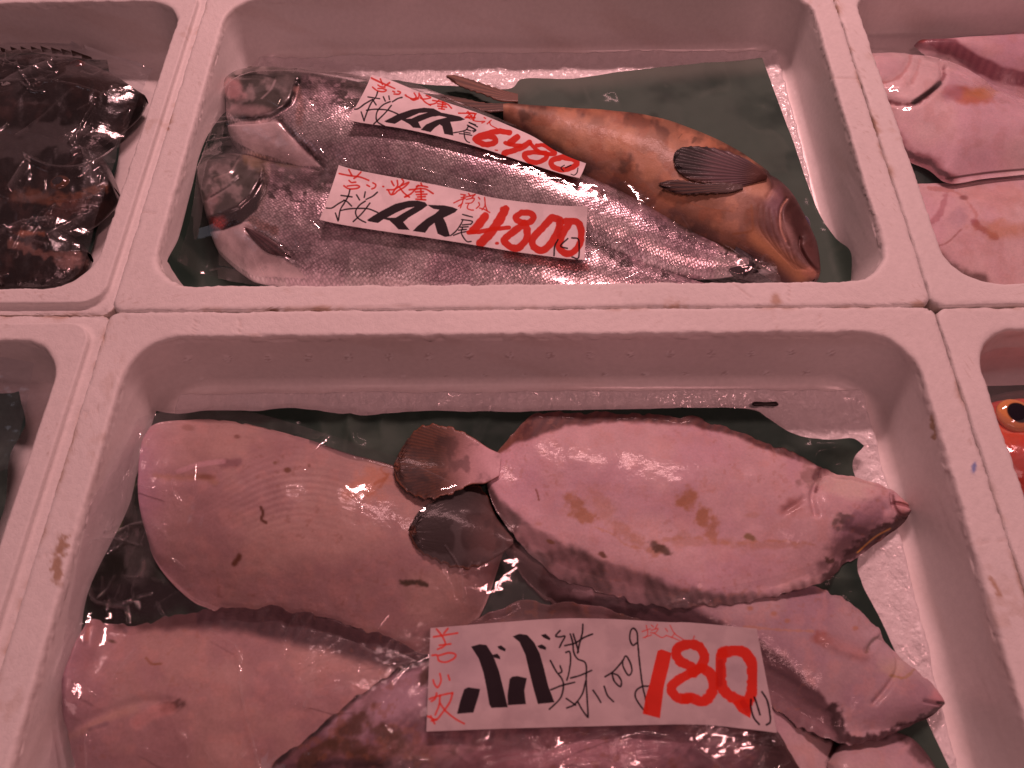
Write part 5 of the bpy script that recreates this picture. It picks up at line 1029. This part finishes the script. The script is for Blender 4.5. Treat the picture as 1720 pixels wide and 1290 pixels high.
film('clear_bag', 'clear bag around the farther salmon with the 6480 label', [[(344, 150), (372, 108), (444, 92), (520, 98), (600, 112), (680, 134), (760, 168), (860, 210), (985, 274), (1085, 325), (1180, 378), (1262, 420), (1300, 440)],
    [(342, 230), (440, 180), (600, 200), (760, 245), (900, 290), (1085, 380), (1180, 420), (1305, 455)], [(338, 262), (440, 262), (568, 288), (720, 314), (860, 355), (985, 398), (1085, 436), (1200, 462), (1300, 478)]], M_filmA, zs, .0022, 480, 170, .0014, 22, 301,
    [([(500, 232), (530, 210), (560, 195), (590, 176)], 5, .0022), ([(355, 212), (400, 205), (470, 202)], 4, .0015), ([(345, 200), (440, 197)], 3, .001), ([(345, 240), (400, 232), (450, 225)], 3, .0012), ([(985, 352), (1060, 368), (1160, 400), (1220, 425)], 2.5, .0012), ([(640, 268), (760, 300), (830, 318)], 3, .0014)], cr=creases(16, 350, 620, 110, 280, 20, 90, 15, 2.2, .0009)+creases(12, 980, 1280, 340, 440, 30, 120, 16, 2.2, .0009, 22))
zs = drape(4, 7)
film('clear_bag', 'clear bag around the nearer salmon with the 4800 label', [[(334, 262), (370, 240), (420, 240), (500, 262), (568, 276), (720, 300), (860, 338), (985, 372), (1085, 418), (1180, 446), (1290, 428)],
    [(322, 360), (440, 350), (600, 370), (800, 410), (985, 440), (1120, 470), (1310, 466)], [(298, 440), (345, 462), (430, 480), (600, 490), (800, 505), (985, 510), (1120, 505), (1310, 495)]], M_filmA, zs, .0022, 480, 150, .0014, 20, 311,
    [([(484, 421), (515, 419), (546, 421)], 4, .0024), ([(494, 449), (520, 437), (546, 423)], 4, .0022), ([(985, 393), (1040, 418), (1085, 441), (1110, 462)], 3.5, .0026), ([(700, 306), (760, 318), (800, 322)], 3, .0014), ([(1250, 470), (1268, 450), (1285, 430)], 3, .0018), ([(460, 400), (480, 430), (470, 450)], 4, .001)], cr=creases(16, 340, 620, 300, 470, 20, 90, 17, 2.2, .0009)+creases(18, 980, 1290, 400, 480, 30, 120, 18, 2.2, .0010, 20))
HF = HF_all; zs = drape(4, 9)
b3 = lambda l: z8(l, 80, 980, 2.53)
film('cloudy_film', 'large cloudy clear film over the flatfish at the left of the 180 box', [[(150, 850), (215, 740), (250, 697), (400, 690), (560, 733), (700, 782), (800, 838), (900, 930), (1040, 990), (1165, 1004)], [(120, 1000), (300, 950), (500, 950), (700, 960), (900, 1005), (1060, 1055), (1215, 1075)],
    [(100, 1130), (300, 1120), (500, 1120), (700, 1120), (900, 1130), (1060, 1140), (1290, 1190)], [(90, 1230), (300, 1230), (500, 1230), (700, 1230), (900, 1230), (1060, 1240), (1320, 1260)], [(70, 1380), (300, 1400), (500, 1400), (700, 1400), (900, 1400), (1080, 1400), (1380, 1400)]], M_filmB, np.maximum(zs, LOWZ+.010), .0016, 820, 470, .0012, 22, 321,
    [(b3([(1330, 265), (1380, 292), (1430, 285), (1480, 240), (1600, 245), (1700, 262)]), 4, .0026), (b3([(1340, 375), (1400, 360), (1480, 315), (1560, 300), (1620, 265)]), 4, .0026), (b3([(1490, 350), (1550, 330)]), 4, .002), (b3([(1090, 525), (1120, 460)]), 4, .002), (b3([(1215, 455), (1280, 438)]), 5, .0024), (b3([(285, 405), (330, 340), (380, 280)]), 4, .0026), (b3([(120, 370), (145, 420), (200, 475)]), 3, .002),
     (b3([(175, 640), (170, 700), (180, 790)]), 4, .0024), (b3([(695, 195), (760, 240), (815, 290), (830, 480), (905, 790)]), 2.2, .0016), (b3([(820, 740), (850, 715)]), 4, .002), (z8([(350, 830), (430, 960), (450, 1120)], 640, 660, 3.225), 3, .0022), (z8([(330, 950), (380, 1040), (400, 1110)], 640, 660, 3.225), 3, .0018),
     (z8([(1000, 600), (1080, 570), (1220, 550), (1400, 500), (1550, 450)], 420, 1050, 2.53), 4, .002), (z8([(1260, 580), (1380, 545)], 420, 1050, 2.53), 4, .002), (z8([(550, 540), (590, 520)], 420, 1050, 2.53), 4, .002), (z8([(130, 360), (260, 430), (390, 490)], 640, 660, 3.225), 3, .0012),
     ([(183, 905), (220, 885), (240, 880)], 5, .003), ([(150, 990), (165, 1012), (210, 1020)], 5, .003), ([(185, 880), (182, 900), (200, 910)], 5, .002)],
     cr=creases(14, 110, 720, 1040, 1290, 30, 110, 5, 2.4, .0008)+creases(8, 250, 900, 760, 1040, 25, 80, 6, 2.2, .0006)+creases(26, 480, 760, 1050, 1180, 20, 90, 7, 2.6, .0014, -25)+creases(30, 150, 300, 800, 1030, 15, 60, 8, 3, .0018)+creases(40, 700, 1350, 1225, 1290, 20, 120, 9, 2.4, .0012, -12))
film('film_strip', 'folded end of clear film under the largest flatfish, right of its middle', [[(1040, 1000), (1110, 1004), (1200, 990), (1300, 968), (1400, 938)], [(1085, 1022), (1120, 1018), (1160, 1018), (1300, 985), (1402, 944)]], M_filmA, zs, .003, 160, 24, .0012, 40, 331, [([(1118, 1020), (1130, 1012), (1150, 1010)], 5, .003)])
# the third label lies on the cloudy film
zs = drape(5, 14)
label('handwritten 180 price label on the flatfish, red numerals and thick black strokes', [(723, 1055), (847, 1045), (940, 1039), (1030, 1040), (1120, 1045), (1162, 1046), (1271, 1056)], [(716, 1229), (847, 1224), (998, 1220), (1162, 1217), (1248, 1224), (1305, 1231)], ink3, np.maximum(zs, FL+.010), .0056, 900, 290, lambda q, v, U, S: .0015*(fbm(q[:, 0], q[:, 1], .01, 3)-.5))


zs = drape(5, 9)
film('crinkled_film', 'crinkled clear film over the dark rockfish', [[(-260, 60), (-100, 50), (0, 60), (60, 62), (110, 64), (150, 84), (200, 100), (258, 118)], [(-270, 150), (-100, 140), (0, 140), (60, 140), (120, 150), (180, 165), (232, 175)], [(-280, 300), (-100, 290), (0, 290), (60, 290), (120, 300), (160, 305), (185, 305)], [(-290, 480), (-100, 480), (0, 482), (60, 484), (100, 480), (125, 470), (140, 455)]], M_filmC, np.maximum(zs, FL+.01), .003, 480, 380, .0036, 18, 341,
     [([(110, 65), (130, 78), (150, 88)], 4, .003), ([(150, 88), (190, 95), (240, 112)], 5, .003), ([(0, 150), (40, 130), (85, 112)], 8, .004), ([(50, 270), (90, 285), (140, 285), (190, 265), (205, 240)], 8, .005), ([(50, 270), (35, 295), (20, 320)], 9, .004), ([(120, 240), (140, 225), (150, 218)], 6, .004), ([(125, 262), (140, 255), (145, 265)], 6, .005), ([(0, 395), (40, 378), (90, 372)], 7, .004), ([(85, 400), (120, 380), (155, 366)], 9, .004), ([(60, 410), (80, 414)], 4, .003)], cr=creases(34, -40, 230, 70, 480, 30, 130, 21, 3.2, .0018, -22)+creases(14, -40, 230, 70, 480, 10, 50, 22, 3, .0014), xl=(-.9, -.3275))
zs = drape(4, 7)
film('clear_film', 'glistening wet film over the pale flatfish in the right hand box', [[(1432, 60), (1500, 58), (1560, 40), (1640, 20), (1760, 10), (1900, 5)], [(1440, 180), (1540, 180), (1640, 170), (1760, 170), (1900, 170)], [(1480, 320), (1580, 320), (1700, 320), (1900, 320)], [(1560, 480), (1640, 500), (1760, 500), (1900, 500)]], M_filmA, np.maximum(zs, FL+.008), .0016, 300, 240, .0010, 45, 351, xl=(.3205, .9))
zs = drape(6, 14)
film('clear_film', 'clear film over the dark parchment at the left edge of the photo', [[(-260, 600), (-100, 590), (0, 600), (60, 612)], [(-300, 700), (-100, 690), (0, 680), (45, 700)], [(-340, 900), (-200, 860), (-50, 810), (20, 790)]], M_filmC, FL+.030, .006, 160, 120, .005, 24, 361, xl=(-.9, -.3305))
film('clear_film', 'clear film stretched over the red fish', [[(1618, 588), (1680, 586), (1760, 585), (1900, 585)], [(1632, 640), (1700, 640), (1760, 640), (1900, 640)], [(1660, 740), (1720, 730), (1800, 730), (1950, 730)], [(1700, 880), (1760, 880), (1850, 880), (2000, 880)]], M_film_flat, np.maximum(zs, FL+.03), .004, 160, 130, .0012, 14, 371, xl=(.3205, .9))

# small dark sliver on the ice behind the largest flatfish
w0 = P(1263, 679, -.050); w1 = P(1307, 679, -.050); V = []; Fc = []
for i, t in enumerate(np.linspace(0, 1, 14)):
    p = w0*(1-t)+w1*t; k = .5+.5*(t > .04)*(t < .95)
    for dy, dz in ((-.0016, 0), (-.0014, .0012), (.0014, .0012), (.0016, 0)): V.append((p[0], p[1]+dy*k*(1+.15*math.sin(9*t)), p[2]+dz*k))
o = mesh_obj('dark_sliver', V, gridfaces(14, 4, wrap=True), mat_plain('dark_plastic', (.012, .006, .006), .5)); tag(o, 'short dark straight sliver on the ice behind the largest flatfish', 'scrap')
